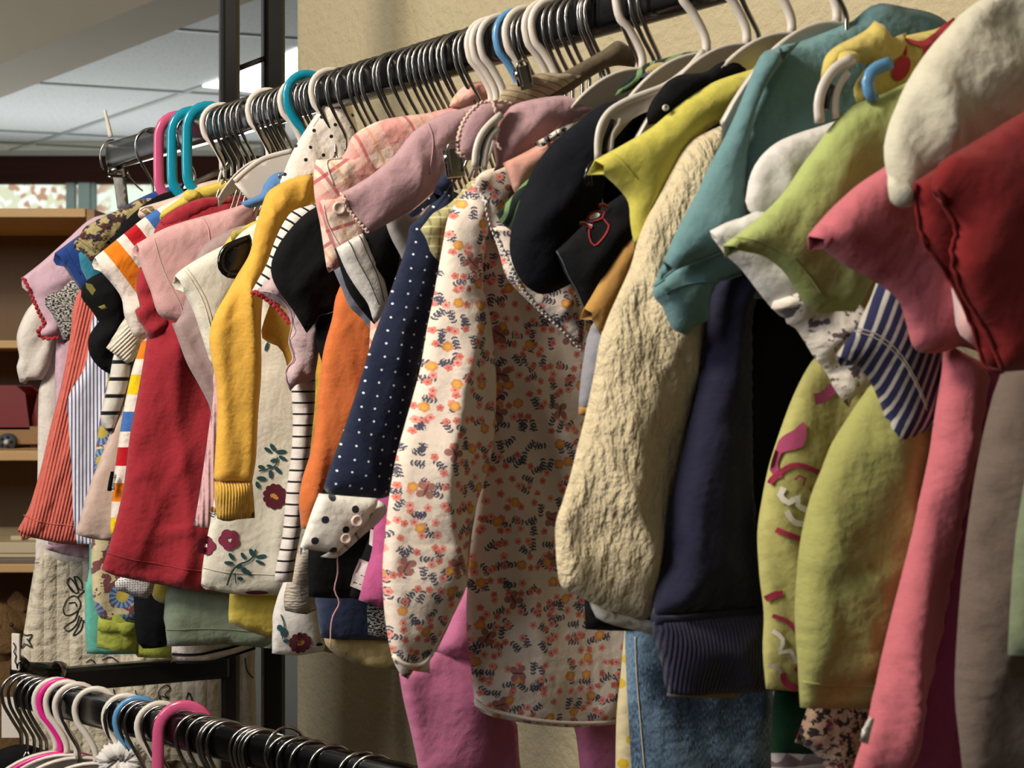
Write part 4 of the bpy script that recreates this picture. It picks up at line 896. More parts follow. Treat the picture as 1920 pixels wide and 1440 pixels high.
# teal
g, pl = G(1.157, 'teal_tee', 'teal marl tee, largest blue-green shoulder, hem turned over at its sleeve', 't-shirt')
S = cloth('body', g, pl, '1760,30 1700,14 1650,6 1620,20 1600,38 1560,55 1500,78 1450,92 1430,140 1400,250 1385,380 1390,500 1400,560* 1560,560! 1700,300 1820,80', M['teal'], T=.010, Tw=.04, fold=(.002, 10, .6), h=.007)
S = cloth('sleeve', g, pl, '1500,78 1450,92 1435,95 1425,105 1405,150 1385,200 1360,255 1330,310 1305,365 1275,420 1250,475 1225,537* 1245,520 1265,505 1300,492 1350,474 1388,452! 1398,400 1400,300 1420,200 1450,140', M['teal'], T=.018, Tw=.035, ko=.8, w=.008, h=.006, fold=(.003, 11, -.4), wr=.002)
S2 = cloth('sleeve_inside', g, pl, '1225,537 1228,560 1242,575 1252,600 1265,620 1290,629 1298,615 1328,602! 1335,550 1352,527 1390,516 1396,502 1388,480 1350,474 1300,490 1262,505', M['teal'], T=.008, Tw=.02, w=.000, h=.005)
seam('hem_edge', S, [(1226,536),(1245,520),(1265,505),(1300,492),(1350,474)], M['teal'], .0012)
seam('hem_edge', S2, [(1240,551),(1262,540),(1290,532),(1352,526),(1390,515)], M['teal'], .0010)
# lower yellow print
g, pl = G(1.174, 'printed_lime_top', 'pale lime top with pink curls and white swirls printed on it, under the lime tee', 'top')
S = cloth('body', g, pl, '@0,-.14 1600,400 1560,620 1520,680 1500,715 1480,760 1455,830 1440,880 1428,940 1420,1000 1424,1080 1432,1150 1430,1220 1436,1292* 1500,1296! 1640,1290 1700,700 1730,300', M['limeprint'], T=.012, Tw=.04, h=.006, fold=(.004, 12, -.1),
    decals=[(P['magp'], [[(1493,790),(1497,810),(1490,835),(1462,846),(1448,852),(1460,820),(1478,805)], stroke([(1452,845),(1444,870),(1450,895)], 12.8), stroke([(1516,748),(1535,742),(1555,722)], 20.8)]),
            (P['cherry'], [stroke([(1436,905),(1455,882),(1480,870),(1524,886)], 9.6), stroke([(1440,990),(1462,1000),(1486,1008)], 10.4), stroke([(1474,898),(1482,890),(1494,896),(1488,908)], 4.0), stroke([(1502,912),(1506,924),(1514,924)], 4.0), stroke([(1430,1122),(1444,1112),(1456,1110)], 12.8), stroke([(1440,1152),(1462,1160),(1478,1180),(1488,1215),(1488,1240)], 8.0), stroke([(1462,1260),(1470,1280),(1490,1290)], 12.8), stroke([(1482,1246),(1496,1262)], 12.8)]),
            (P['whites'], [stroke([(1456,912),(1450,926),(1462,940),(1480,928),(1478,944),(1500,956)], 11.2), stroke([(1458,955),(1470,975),(1494,980)], 11.2), stroke([(1440,1180),(1456,1195),(1452,1220),(1470,1216),(1482,1240)], 8.0), stroke([(1436,1245),(1452,1250),(1458,1268)], 8.0)])])
# bottom right garments
g, pl = G(1.125, 'green_velvet_dress', 'dark green velvet hem with a zigzag knit trim near the bottom edge', 'dress')
S = cloth('body', g, pl, '@0,-.3 1480,1100 1452,1290 1448,1350 1446,1414* 1560,1414! 1600,1100', M['green'], T=.010, h=.009)
S = cloth('trim', g, pl, '1446,1412 1446,1440 1448,1500* 1560,1500! 1560,1412', M['zig'], T=.008, w=.003, label='white and grey zigzag trim')
g, pl = G(1.158, 'dark_floral_blouse', 'blouse printed with dark pink flowers below the lime sleeve', 'blouse')
S = cloth('body', g, pl, '@0,-.3 1560,1200 1520,1310 1505,1350 1491,1392 1520,1405 1540,1425 1560,1470 1570,1500* 1660,1500! 1680,1200', M['darkfloral'], T=.012, h=.008, fold=(.004, 20, .3))
# white blouse with ruffle
g, pl = G(1.190, 'white_ruffle_blouse', 'white blouse with crumpled printed ruffle falling behind the lime tee', 'blouse')
S = cloth('shoulder', g, pl, '1600,215 1540,236 1495,250 1455,268 1425,295 1408,325 1400,360 1402,392 1450,420 1560,380 1600,300', M['white'], T=.009, Tw=.025, w=.0, h=.006, fold=(.003, 16, -.4))
S2 = cloth('sleeve', g, pl, '1440,395 1390,408 1360,418 1331,433* 1345,458 1362,480 1385,500 1405,525 1440,570 1462,592! 1500,600 1560,540 1560,420', M['white'], T=.012, Tw=.03, w=.004, h=.006, fold=(.003, 15, .8))
S3 = cloth('ruffle', g, pl, '1500,540 1470,548 1448,568 1446,578 1470,590 1475,606 1492,616 1508,640 1525,668 1550,700 1560,722 1575,745 1592,764! 1604,740 1640,730 1660,690 1640,620 1600,560', M['whiteprint'], T=.012, Tw=.014, w=.008, h=.005, fold=(.005, 30, .9), wr=.005)
# hooded towel
g, pl = G(1.212, 'yellow_towelling_robe', 'yellow towelling robe with red edging bunched around white clips and a blue hook', 'robe')
S = cloth('collar', g, pl, '1700,60 1672,72 1655,48 1640,38 1625,55 1600,70 1570,85 1548,105 1540,135 1537,165 1560,140 1580,120 1600,118 1625,120 1650,130 1690,110', M['hood'], T=.010, Tw=.015, w=.006, h=.004, wr=.004)
S = cloth('body', g, pl, '1810,25 1760,52 1720,62 1672,74 1640,100 1620,130 1600,165 1606,195 1640,190 1700,160 1760,110', M['hood'], T=.010, Tw=.02, w=.002, h=.005, wr=.003,
    decals=[(P['red'], [stroke([(1670,80),(1685,78),(1700,84),(1720,86),(1760,66)], 10), stroke([(1683,82),(1680,110)], 7), stroke([(1712,100),(1745,80),(1785,48)], 28), ell(1674,134,16,24,.3)])])
S = cloth('cuff', g, pl, '1600,96 1585,95 1574,100 1570,112 1574,126 1590,130 1602,122 1612,115 1616,102', M['hood'], T=.008, Tw=.01, w=.014, h=.004)
# lime tee
g, pl = G(1.228, 'lime_tee', 'lime green tee with flat stitched sleeve in front of the white ruffle', 't-shirt')
S = cloth('body', g, pl, '@0,-0.165 1760,180 1650,330 1640,520* 1700,560! 1800,230', M['lime'], T=.006, h=.009, w=-.004)
S = cloth('sleeve', g, pl, '1760,130 1700,155 1650,178 1605,195 1575,218 1555,240 1530,275 1500,315 1470,360 1420,410 1355,460* 1385,470 1430,480 1465,505 1490,540 1508,570 1526,586 1570,584 1604,584! 1640,520 1680,420 1720,250', M['lime'], T=.012, Tw=.026, ko=.8, w=.004, h=.006, fold=(.004, 12, .5), wr=.003, gape=(.001, .006))
seam('sleeve_hem', S, [(1376,444),(1420,458),(1465,480),(1505,520),(1530,555)], M['lime'], .0009)
# lime long
g, pl = G(1.240, 'lime_long_sleeve_tee', 'long lime olive sleeve hanging down to the bottom, left of the rose pink one', 't-shirt')
S = cloth('sleeve', g, pl, '1680,700 1640,715 1615,745 1585,790 1560,830 1540,880 1520,930 1505,990 1496,1050 1490,1150 1495,1240 1500,1326* 1570,1329 1650,1330! 1700,1200 1740,1000 1760,800', M['limedk'], T=.030, Tw=.06, w=.0, h=.007, fold=(.007, 8, -.1), wr=.004)
seam('hem_stitching', S, [(1500,1276),(1560,1282),(1640,1282)], M['limedk'], .0011)
# ticking
g, pl = G(1.255, 'ticking_stripe_shirt', 'navy and white ticking stripe shirt, short sleeve pointing down below the rose tee', 'shirt')
S = cloth('sleeve', g, pl, '1700,480 1650,520 1632,560 1612,600 1590,635 1566,667* 1600,685 1625,705 1645,745 1660,790 1652,822 1650,838 1662,858! 1690,842 1720,822 1748,800 1765,760 1770,660 1760,560', M['tick'], T=.014, Tw=.04, w=.0, h=.006, gape=(.001, .004), rot=.42)
for off in (0, 8): seam('stitching', S, [(1594+off*.3,612+off),(1630,628+off),(1665,660+off),(1690,700+off),(1720,760+off)], P['stitch'], .0006)
# rose tee
g, pl = G(1.275, 'rose_tee', 'rose pink jersey tee with broad sleeve and a long pink sleeve beneath', 't-shirt')
S2 = cloth('long_sleeve', g, pl, '1770,640 1765,700 1752,780 1742,850 1725,930 1710,1000 1690,1080 1672,1150 1655,1220 1640,1290 1622,1370 1600,1440 1590,1500* 1690,1500! 1710,1440 1740,1300 1762,1200 1785,1080 1810,950 1840,800 1860,690', M['rose'], T=.024, Tw=.045, w=-.004, h=.007, fold=(.006, 14, -.3), wr=.003)
S3 = cloth('body', g, pl, '@0,-0.165 1850,560 1815,800 1760,1050 1710,1300 1670,1500* 1900,1500! 2100,900 2100,400', M['magenta'], T=.006, h=.012, w=-.012)
S = cloth('sleeve', g, pl, '1760,250 1700,285 1655,315 1610,345 1575,375 1545,405 1514,442* 1545,468 1580,495 1625,520 1665,545 1688,570 1700,610 1716,656 1760,662 1800,650 1836,660! 1850,560 1830,420', M['rose'], T=.012, Tw=.026, ko=.8, w=.004, h=.006, fold=(.003, 12, .6), wr=.003, gape=(.002, .006))
tg = cloth('care_tag', g, pl, '1632,1345 1640,1348 1626,1395 1612,1390* 1616,1368', M['white'], T=.001, Tw=.01, w=.022, label='small white side tag')
seam('tag_emblem', tg, [(1620,1368),(1624,1364),(1628,1368),(1624,1373),(1620,1368)], P['dk'], .0004)
g, pl = G(1.296, 'white_pink_trim_top', 'white sleeve edged in pink peeking between the rose and deep red tees', 'top')
S = cloth('sleeve', g, pl, '1830,500 1795,515 1783,528 1788,570 1792,610 1800,628 1815,640 1832,656! 1848,630 1850,600 1842,560', M['pinkwhite'], T=.008, Tw=.02, w=.002, h=.006)
S2 = cloth('trim', g, pl, '1815,560 1800,590 1798,615 1810,635 1832,655 1846,625 1840,590 1826,570', M['pink'], T=.006, Tw=.01, w=.008, h=.005)
# ivory puff
g, pl = G(1.315, 'ivory_puff_blouse', 'ivory blouse with large gathered puff sleeve at the top right', 'blouse')
S = cloth('sleeve', g, pl, '2050,-60 1930,-40 1870,-20 1830,5 1800,28 1775,55 1750,82 1725,115 1700,155 1682,195 1666,235 1657,275 1658,300 1664,330 1668,350 1672,375 1690,388 1708,386 1716,362 1740,350! 1860,280 1960,240 2060,200', M['ivory'], T=.034, Tw=.07, w=.0, h=.007, fold=(.010, 11, -.62), wr=.003)
S2 = cloth('gathered_edge', g, pl, '1664,328 1664,345 1670,378 1690,390 1710,387 1716,360 1700,340', M['ivory'], T=.009, Tw=.015, w=.018, h=.004, fold=(.003, 60, 0))
# taupe right
g, pl = G(1.318, 'taupe_dress', 'taupe jersey dress filling the lower right corner', 'dress')
S = cloth('body', g, pl, '@0,-.2 1960,600 1880,690 1862,740 1840,830 1822,930 1806,1050 1795,1180 1790,1300 1800,1400 1810,1500* 2150,1500! 2150,600', M['taupe'], T=.030, Tw=.07, w=.0, h=.012, fold=(.008, 8, -.1))
# red
g, pl = G(1.345, 'deep_red_tee', 'deep red jersey tee with wide sleeve opening at the right edge', 't-shirt')
S = cloth('sleeve', g, pl, '2060,140 1960,190 1900,220 1860,245 1810,275 1760,308 1745,350* 1768,385 1790,430 1782,470 1784,500 1796,535 1815,570 1840,610 1862,655 1878,698! 1925,694 2080,680', M['deepred'], T=.016, Tw=.05, w=.006, h=.008, fold=(.003, 8, .4))
S2 = cloth('sleeve_inside', g, pl, '1780,300 1740,325 1712,343 1716,380 1722,430 1732,460 1752,490 1775,520 1795,560 1815,600 1832,650 1845,690 1858,700 1878,699 1886,670 1860,600 1830,520 1830,400', M['deepred'], T=.008, Tw=.02, w=-.004, h=.007)
seam('sleeve_edge', S, [(1748,352),(1768,385),(1790,430),(1782,470),(1784,500),(1796,535),(1815,570),(1840,610),(1862,655),(1877,696)], M['deepred'], .0016)
seam('sleeve_edge', S2, [(1713,345),(1716,380),(1722,430),(1733,462),(1775,520),(1815,600),(1832,650),(1847,690),(1876,697)], M['deepred'], .0014)
g, pl = G(1.372, 'sage_dress', 'sage green garment at the right frame edge, hem ending mid-height', 'dress')
S = cloth('body', g, pl, '@0,-.3 1960,700 1925,880 1905,1000 1895,1120 1889,1228* 2150,1228! 2150,700', M['sageg'], T=.010, h=.012)
# ------------------------------------------------------------------ rails, racks, hangers
def metal(name, c, r, **k): return material(name, c, r, metal=1.0, **k)
chrome = metal('chrome_wire', '#a39e98', .2)
railm = metal('dark_chrome_rail', '#605f60', .2)
blacksteel = material('black_steel', '#131110', .22, spec=.6)
def rail(name, A, B_, hgt, wid, label, m):
    A = np.array(A); B_ = np.array(B_); d = B_-A; L = np.linalg.norm(d); d /= L
    side = np.cross(d, (0, 0, 1)); r = wid*.45; V = []; Fc = []; n = 28
    prof = []
    for i in range(n):
        a = 6.2832*i/n; cx = math.cos(a); sy = math.sin(a); e = .62
        prof.append((math.copysign(abs(cx)**e, cx)*wid/2, math.copysign(abs(sy)**e, sy)*hgt/2))
    root = empty(name, tuple(A), label, 'clothes rail')
    for t, k in ((0, .93), (.0015, 1), (L-.0015, 1), (L, .93)):
        for x, z in prof:
            V.append(A + d*t + side*x*k + np.array((0, 0, z*k)))
    for q in range(3):
        for i in range(n): Fc.append((q*n+i, q*n+(i+1) % n, (q+1)*n+(i+1) % n, (q+1)*n+i))
    Fc.append(tuple(range(n))[::-1]); Fc.append(tuple(3*n+i for i in range(n)))
    o = mesh('tube', V, Fc, m, root)
    e_ = o.modifiers.new('edge', 'EDGE_SPLIT'); e_.split_angle = math.radians(50)
    return root
R0 = rod(-.112); R1 = rod(1.50)
up_rail = rail('upper_clothes_rail', (R0[0], R0[1], EYE+RAILH), (R1[0], R1[1], EYE+RAILH), .038, .022, 'dark chrome rail carrying the long row of children\'s clothes', railm)
# end fitting with a flattened socket below the tip
V, Fc = tube([(R0[0]+.008, R0[1]-.012, EYE+RAILH-.019), (R0[0]+.008, R0[1]-.012, EYE+RAILH-.027)], .011, 16, up=(0, 1, 0))
mesh('end_stud', V, Fc, chrome, up_rail)
# lower rail
LRc = np.array([-.295, 1.465]); LD = np.array([-.784, .621]); LH = -.380
def lrod(t): return LRc + LD*t
L0 = lrod(.365); L1 = lrod(-.55)
rail('lower_clothes_rail', (L0[0], L0[1], EYE+LH), (L1[0], L1[1], EYE+LH), .038, .024, 'lower dark chrome rail with mostly bare hangers, bottom left', railm)
lroot = bpy.data.objects['lower_clothes_rail']
# rack frame with the two posts
def at(x, y, Y): return ((x-960)/F*Y, Y, EYE+(HOR-y)/F*Y)
fr = empty('rack_frame', (at(430, 0, 1.89)[0], 1.89, 0), 'black steel rack frame, two tall posts and a crossbar behind the clothes', 'rack')
def post(name, x, Y, wd, z0, z1):
    X = at(x, 0, Y)[0]; V, Fc = frame_box((X, Y, (z0+z1)/2), (math.cos(.35), math.sin(.35)), (-math.sin(.35), math.cos(.35)), wd, wd, z1-z0)
    o = mesh(name, V, Fc, blacksteel, fr, smooth=False); bevel(o, .006, 3); return o
post('post', 430, 1.89, .0258, 0, 2.55); post('post', 512, 1.95, .0300, 0, 2.55)
a = at(440, 131, 1.90); b = at(505, 106, 1.94); V, Fc = tube([a, b], .0035, 8, up=(0, 0, 1)); mesh('brace', V, Fc, blacksteel, fr)
a = at(112, 1262, 1.80); b = at(430, 1260, 1.885)
d = np.array(b)-np.array(a); L = np.linalg.norm(d); d /= L
V, Fc = frame_box((np.array(a)+np.array(b))/2, (d[0], d[1]), (-d[1], d[0]), L, .022, .030); o = mesh('crossbar', V, Fc, blacksteel, fr, smooth=False); bevel(o, .005, 3)
a = at(30, 1258, 1.74); b = at(112, 1258, 1.80); V, Fc = tube([a, b], .011, 14, up=(0, 0, 1)); mesh('crossbar_end', V, Fc, blacksteel, fr)
a = at(105, 1258, 1.79); b = at(112, 1258, 1.80); V, Fc = tube([a, b], .0125, 14, up=(0, 0, 1)); mesh('collar_ring', V, Fc, chrome, fr)
V, Fc = frame_box((at(390, 0, 1.9)[0], 1.9, .04), (1, 0), (0, 1), .9, .03, .03); o = mesh('foot', V, Fc, blacksteel, fr, smooth=False); bevel(o, .005)

def wire_hook():
    p = [(0, -.070), (0, -.058), (.001, -.050), (.010, -.034), (.019, -.017)]
    for i in range(15):
        a = math.radians(-18+i*14.5); p.append((.0222*math.cos(a), -.0015+.0222*math.sin(a)))
    return p
def plastic_hook():
    p = [(0, -.080), (0, -.066), (.004, -.052), (.013, -.033), (.020, -.016)]
    for i in range(15):
        a = math.radians(-18+i*14); p.append((.0238*math.cos(a), -.0005+.0238*math.sin(a)))
    return p
def tall_hook():
    p = [(0, -.096), (.006, -.088), (.019, -.078), (.026, -.066), (.0275, -.045), (.0275, -.020), (.0272, .0)]
    for i in range(1, 12):
        a = math.radians(i*16); p.append((.0268*math.cos(a), .000+.0268*math.sin(a)))
    return p
def round_hook():
    p = [(0, -.082), (0, -.062), (-.002, -.050), (.004, -.038), (.016, -.024), (.0235, -.010)]
    for i in range(15):
        a = math.radians(-10+i*14); p.append((.0250*math.cos(a), .002+.0250*math.sin(a)))
    return p
class RP:
    """a hanger's own plane at a rail point"""
    def __init__(s, O, z, phi):
        s.n = np.array([-math.sin(phi), -math.cos(phi)]); s.m = np.array([math.cos(phi), -math.sin(phi)]); s.O = np.asarray(O, float); s.z = z
    world = Plane.world
def crescent(pl, hw, dy0, dy1, t, wd):
    """arched flat hanger body: top edge from (0,dy0) to (hw,dy1), depth wd, thickness t"""
    V = []; Fc = []; n = 26; us = np.linspace(-hw, hw, n)
    def top(u): k = abs(u)/hw; return dy0+(dy1-dy0)*(k**2.1)
    rows = []
    for u in us:
        k = abs(u)/hw; tp = top(u); bt = tp - wd*(1-.55*k)
        x2 = u*(1-.10*(1-k))
        rows.append([(u, tp, t/2*1.6), (u, tp-.003, t/2*1.6), (x2, tp-.0035, t/2*.5), (x2, bt, t/2*.5), (x2, bt, -t/2*.5), (x2, tp-.0035, -t/2*.5), (u, tp-.003, -t/2*1.6), (u, tp, -t/2*1.6)])
    for r in rows:
        for (u, v, w_) in r: V.append(pl.world(u, v, w_))
    m = 8
    for i in range(n-1):
        for j in range(m): Fc.append((i*m+j, i*m+(j+1) % m, (i+1)*m+(j+1) % m, (i+1)*m+j))
    Fc.append(tuple(range(m))[::-1]); Fc.append(tuple((n-1)*m+j for j in range(m)))
    return V, Fc
HN = {'c': 'wire_hanger', 'w': 'plastic_hanger', 'W': 'plastic_hanger', 'b': 'plastic_hanger', 't': 'plastic_hanger', 'p': 'plastic_hanger', 'r': 'plastic_hanger', 'h': 'plastic_hanger'}
rsd = random.Random(5)
def hanger(O, z, typ, label, group=None, phi=None, arms=True, hw=.11, dz=0.0, mat=None, low=False):
    phi = PHI + math.radians(rsd.uniform(-7, 5)) if phi is None else phi
    pl = RP(O, z+dz, phi)
    mt = mat or {'c': chrome, 'w': plast_w, 'W': plast_w, 'b': plast_b, 't': plast_t, 'p': plast_p, 'r': plast_t, 'h': plast_hp}[typ]
    root = empty(HN[typ], (O[0], O[1], z+dz-.07), label, 'clothes hanger', group)
    pts = {'c': wire_hook, 'w': plastic_hook, 'W': plastic_hook, 'b': plastic_hook, 't': tall_hook, 'p': tall_hook, 'r': round_hook, 'h': plastic_hook}[typ]()
    if typ in 'wWhb': pts = [(x, y*(.76 if low else .70) if y < -.02 else y) for x, y in pts]
    q = catmull([np.array(p) for p in pts], .004)
    W3 = pl.world(q[:, 0], q[:, 1], 0)
    r1, r2 = {'c': (.0020, .0020), 'w': (.0036, .0030), 'W': (.0036, .0034), 'b': (.0036, .0036), 't': (.0064, .0034), 'p': (.0064, .0034), 'r': (.0052, .0034), 'h': (.0036, .0030)}[typ]
    V, Fc = tube(W3, r1, 8 if typ == 'c' else 12, r2, up=(pl.m[0], pl.m[1], 0)); mesh('hook', V, Fc, mt, root)
    if not arms: return root
    if typ == 'c' or (typ in 'wb' and not low):
        for sgn in (1, -1):
            p = [(0, -.069 if typ == 'c' else -.054), (sgn*.008, -.085), (sgn*.014, -.105), (sgn*.022, -.125)]
            q = catmull([np.array(x) for x in p], .008)
            V, Fc = tube(pl.world(q[:, 0], q[:, 1], 0), .0016, 6, up=(pl.m[0], pl.m[1], 0)); mesh('arm', V, Fc, mt, root)
    else:
        V, Fc = crescent(pl, hw, -.055 if not low else -.059, (-.055-.070*hw/.085) if not low else -.145, .004, .030); mesh('arms', V, Fc, mt, root)
    return root
ORD = ['first', 'second', 'third', 'fourth', 'fifth', 'sixth', 'seventh', 'eighth', 'ninth', 'tenth', 'eleventh', 'twelfth', 'thirteenth', 'fourteenth']
def srail(xl, off=.0235):
    x = xl
    for _ in range(6):
        s_ = s_of(x); sc_ = F/(rod(s_)[1]); x = xl + off*.92*sc_
    return s_of(x)
clusters = [
 ('upper rail, left tip', [('c', 256, 'lone chrome wire hanger hook near the left tip of the upper rail')]),
 (None, [('p', 297, 'pink translucent hanger with tall squared hook on the upper rail'), ('t', 322, 'blue hanger with tall squared hook beside the pink one'), ('c', 333, 'chrome wire hook caught between the two blue squared hooks'),
         ('t', 350, 'teal hanger with tall squared hook, second right of the pink one'), ('w', 379, 'white plastic hanger hook just right of the teal squared hook')]),
 ('left black post', [('c', x, None) for x in (388, 401, 412, 424, 434, 444)]),
 (None, [('W', 464, 'white plastic hanger with broad shoulder, between the two black posts')]),
 ('right black post', [('c', x, None) for x in (473, 483, 493, 503, 514)]),
 (None, [('W', 524, 'white plastic hanger hook directly left of the round blue hook'), ('r', 534, 'bright blue hanger with thick round hook on the upper rail')]),
 ('round blue hook', [('c', x, None) for x in (553, 563, 571)]),
 (None, [('w', 581, 'white plastic hook right of the round blue hook')]),
 ('dotted white blouse', [('c', x, None) for x in (592, 611, 631, 652, 663, 676)]),
 ('bare wall, left half', [('c', x, None) for x in (699, 706, 729, 747, 762, 774, 785)]),
 ('bare wall, right half', [('c', x, None) for x in (795, 805, 820, 828, 851, 860)]),
 (None, [('w', 872, 'white plastic hook, leftmost of three pressed together at the blue hook'), ('w', 881, 'white plastic hook, middle of three pressed together at the blue hook'), ('w', 894, 'white plastic hook, rightmost of three just left of the blue hook'),
         ('b', 923, 'light blue plastic hook between white ones in the middle of the upper rail'), ('w', 941, 'white plastic hook directly right of the light blue one')]),
 (None, [('c', 957, 'chrome wire hook, left of a pair behind the metal clip'), ('c', 968, 'chrome wire hook, right of a pair behind the metal clip'),
         ('w', 977, 'white flat plastic hook above the linen waistband'), ('w', 992, 'cream round plastic hook above the linen waistband')]),
 ('linen waistband', [('c', x, None) for x in (1014, 1027, 1045, 1058, 1080, 1085, 1094)]),
 (None, [('c', 1151, 'chrome wire hook hugging the left side of the big white hook'), ('W', 1149, 'white plastic hanger, its arched body above the pink blouse'), ('c', 1178, 'chrome wire hook just right of the big white hook'), ('c', 1188, 'chrome wire hook, second right of the big white hook'),
         ('W', 1266, 'white plastic hanger with arched body over the leaf collar'), ('W', 1340, 'white plastic hanger arching left of the teal shoulder'), ('c', 1370, 'chrome wire hook between two white hangers near the frame top'),
         ('W', 1422, 'white plastic hanger directly above the teal shoulder seam'), ('W', 1505, 'white plastic hook, rightmost against the wall'), ('c', 1530, 'thin chrome wire hook, last on the right against the wall')]),
]
for ph_, lst in clusters:
    k = 0
    for typ, xl, lab in lst:
        off = {'c': .0235, 'w': .0265, 'W': .0265, 'b': .027, 't': .031, 'p': .031, 'r': .029}[typ]
        s_ = srail(xl, off); O = rod(s_)
        if lab is None:
            lab = '%s chrome wire hook counted from the left at the %s' % (ORD[k], ph_); k += 1
        elif k == 0 and typ == 'c' and len(lst) > 1: pass
        arms = True
        if typ == 'r' or typ in 'tp': arms = False
        grp = 'chrome wire hangers on the upper rail' if typ == 'c' else 'plastic hangers on the upper rail'
        if s_ > 1.12 and typ == 'c': arms = False
        h = hanger(O, EYE+RAILH, typ, lab, grp, arms=arms, phi=PHI if typ == 'W' else None, hw=((.058 if xl < 500 else .04) if xl < 600 else .092) if typ in 'wWb' else .11)
# plastic hanger ends that show their slotted tips
def tip(name, label, s, pts, w_, mat, r, holes=None, tri=False):
    pl = rail_plane(s); O = rod(s)
    root = empty(name, (O[0], O[1], EYE+RAILH-.07), label, 'clothes hanger')
    q = catmull([np.array(pl.px(x, y, w_)[:2]) for x, y in pts], .004)
    V, Fc = tube(pl.world(q[:, 0], q[:, 1], w_), r, 10, r*.7, up=(pl.m[0], pl.m[1], 0)); mesh('rim', V, Fc, mat, root); return root, pl
r_, pl = tip('plastic_hanger', 'white plastic hanger end with toothed slot beside the lemon sleeve', 1.058, [(1320,96),(1290,130),(1250,160),(1210,176),(1175,190),(1145,208),(1128,232),(1121,262),(1121,300)], .006, plast_w, .0028)
q = np.array([pl.px(x, y, .006)[:2] for x, y in [(1250,165),(1205,180),(1165,196),(1140,218),(1128,245),(1125,290),(1140,300),(1150,260),(1165,235),(1200,215),(1260,190)]])
Q, T3 = triang(q, .006); V = pl.world(Q[:, 0], Q[:, 1], .004); o = mesh('web', V, T3, plast_w, r_); sm = o.modifiers.new('t', 'SOLIDIFY'); sm.thickness = .002
def strip(pl, pts, w_, mat, r, root, name):
    q = catmull([np.array(pl.px(x, y, w_)[:2]) for x, y in pts], .003)
    V, Fc = tube(pl.world(q[:, 0], q[:, 1], w_), r, 8, r*.5, up=(pl.m[0], pl.m[1], 0)); return mesh(name, V, Fc, mat, root)
strip(pl, [(1150,225),(1142,245),(1136,262),(1133,290)], .0060, plast_k, .0022, r_, 'slot')
strip(pl, [(1163,222),(1160,235),(1150,250),(1146,285)], .0065, plast_w, .0016, r_, 'inner_rib')
r_, pl = tip('plastic_hanger', 'white plastic hanger end hooked through the scalloped pink collar', .952, [(940,215),(920,232),(902,255),(893,282),(890,314)], .016, plast_w, .0030)
strip(pl, [(935,240),(920,258),(912,285),(908,318)], .016, plast_w, .0022, r_, 'inner_rib')
strip(pl, [(925,238),(908,262),(902,290),(900,312)], .0145, P['steel'], .0012, r_, 'slot')
r_, pl = tip('plastic_hanger', 'white slotted hanger end under the yellow towelling collar', 1.220, [(1600,110),(1575,122),(1556,140),(1542,165),(1535,195),(1537,230)], .012, plast_w, .0036)
strip(pl, [(1590,135),(1575,155),(1566,185),(1566,222)], .012, plast_w, .0030, r_, 'inner_rib')
strip(pl, [(1562,160),(1553,180),(1549,205)], .012, plast_k, .0020, r_, 'slot')
r_, pl = tip('plastic_hanger', 'light blue curved hanger end on the yellow towelling robe', 1.224, [(1638,188),(1629,172),(1626,155),(1632,138),(1648,126),(1670,118)], .014, plast_b, .0044)
r_, pl = tip('plastic_hanger', 'black plastic hanger end poking out beside the mustard sleeve', .452, [(470,446),(445,455),(424,466),(415,484),(416,502),(428,514),(450,516)], .006, plast_k, .0040)
q = np.array([pl.px(x, y, .004)[:2] for x, y in [(470,446),(440,456),(420,470),(416,490),(422,508),(440,518),(480,520)]]); Q, T3 = triang(q, .006)
o = mesh('web', pl.world(Q[:, 0], Q[:, 1], .004), T3, plast_k, r_); o.modifiers.new('t', 'SOLIDIFY').thickness = .003
r_, pl = tip('plastic_hanger', 'glossy black hanger end behind the lemon sleeve opening', 1.052, [(1160,290),(1130,300),(1110,312),(1102,330),(1106,350)], .002, plast_k, .0034)
r_, pl = tip('wire_hanger', 'broad chrome hanger bar running over the blue tee from the teal hook', .16, [(432,302),(420,318),(390,332),(352,352)], .010, chrome, .0040)
r_, pl = tip('plastic_hanger', 'large white hanger shoulder rising behind the dotted white blouse', .44, [(548,283),(520,290),(490,300),(462,320),(440,340)], .004, plast_w, .003)
q = np.array([pl.px(x, y, .003)[:2] for x, y in [(552,282),(520,289),(485,302),(455,325),(440,345),(470,380),(500,380),(560,340)]]); Q, T3 = triang(q, .006)
o = mesh('web', pl.world(Q[:, 0], Q[:, 1], .003), T3, plast_w, r_); o.modifiers.new('t', 'SOLIDIFY').thickness = .002
# blue garment top between hanger and dotted blouse
g, pl = G(.452, 'light_blue_bodysuit', 'light blue bodysuit with a metal snap, mostly hidden beside the dotted blouse', 'bodysuit')
S = cloth('shoulder', g, pl, '560,330 528,322 508,330 494,348 490,362 470,372 450,380 470,390 520,375 560,360', fab('light_blue_cotton', '#4d7fb8'), T=.008, Tw=.012, w=.004, h=.004)
knob('snap', S, 524, 332, .003, chrome)
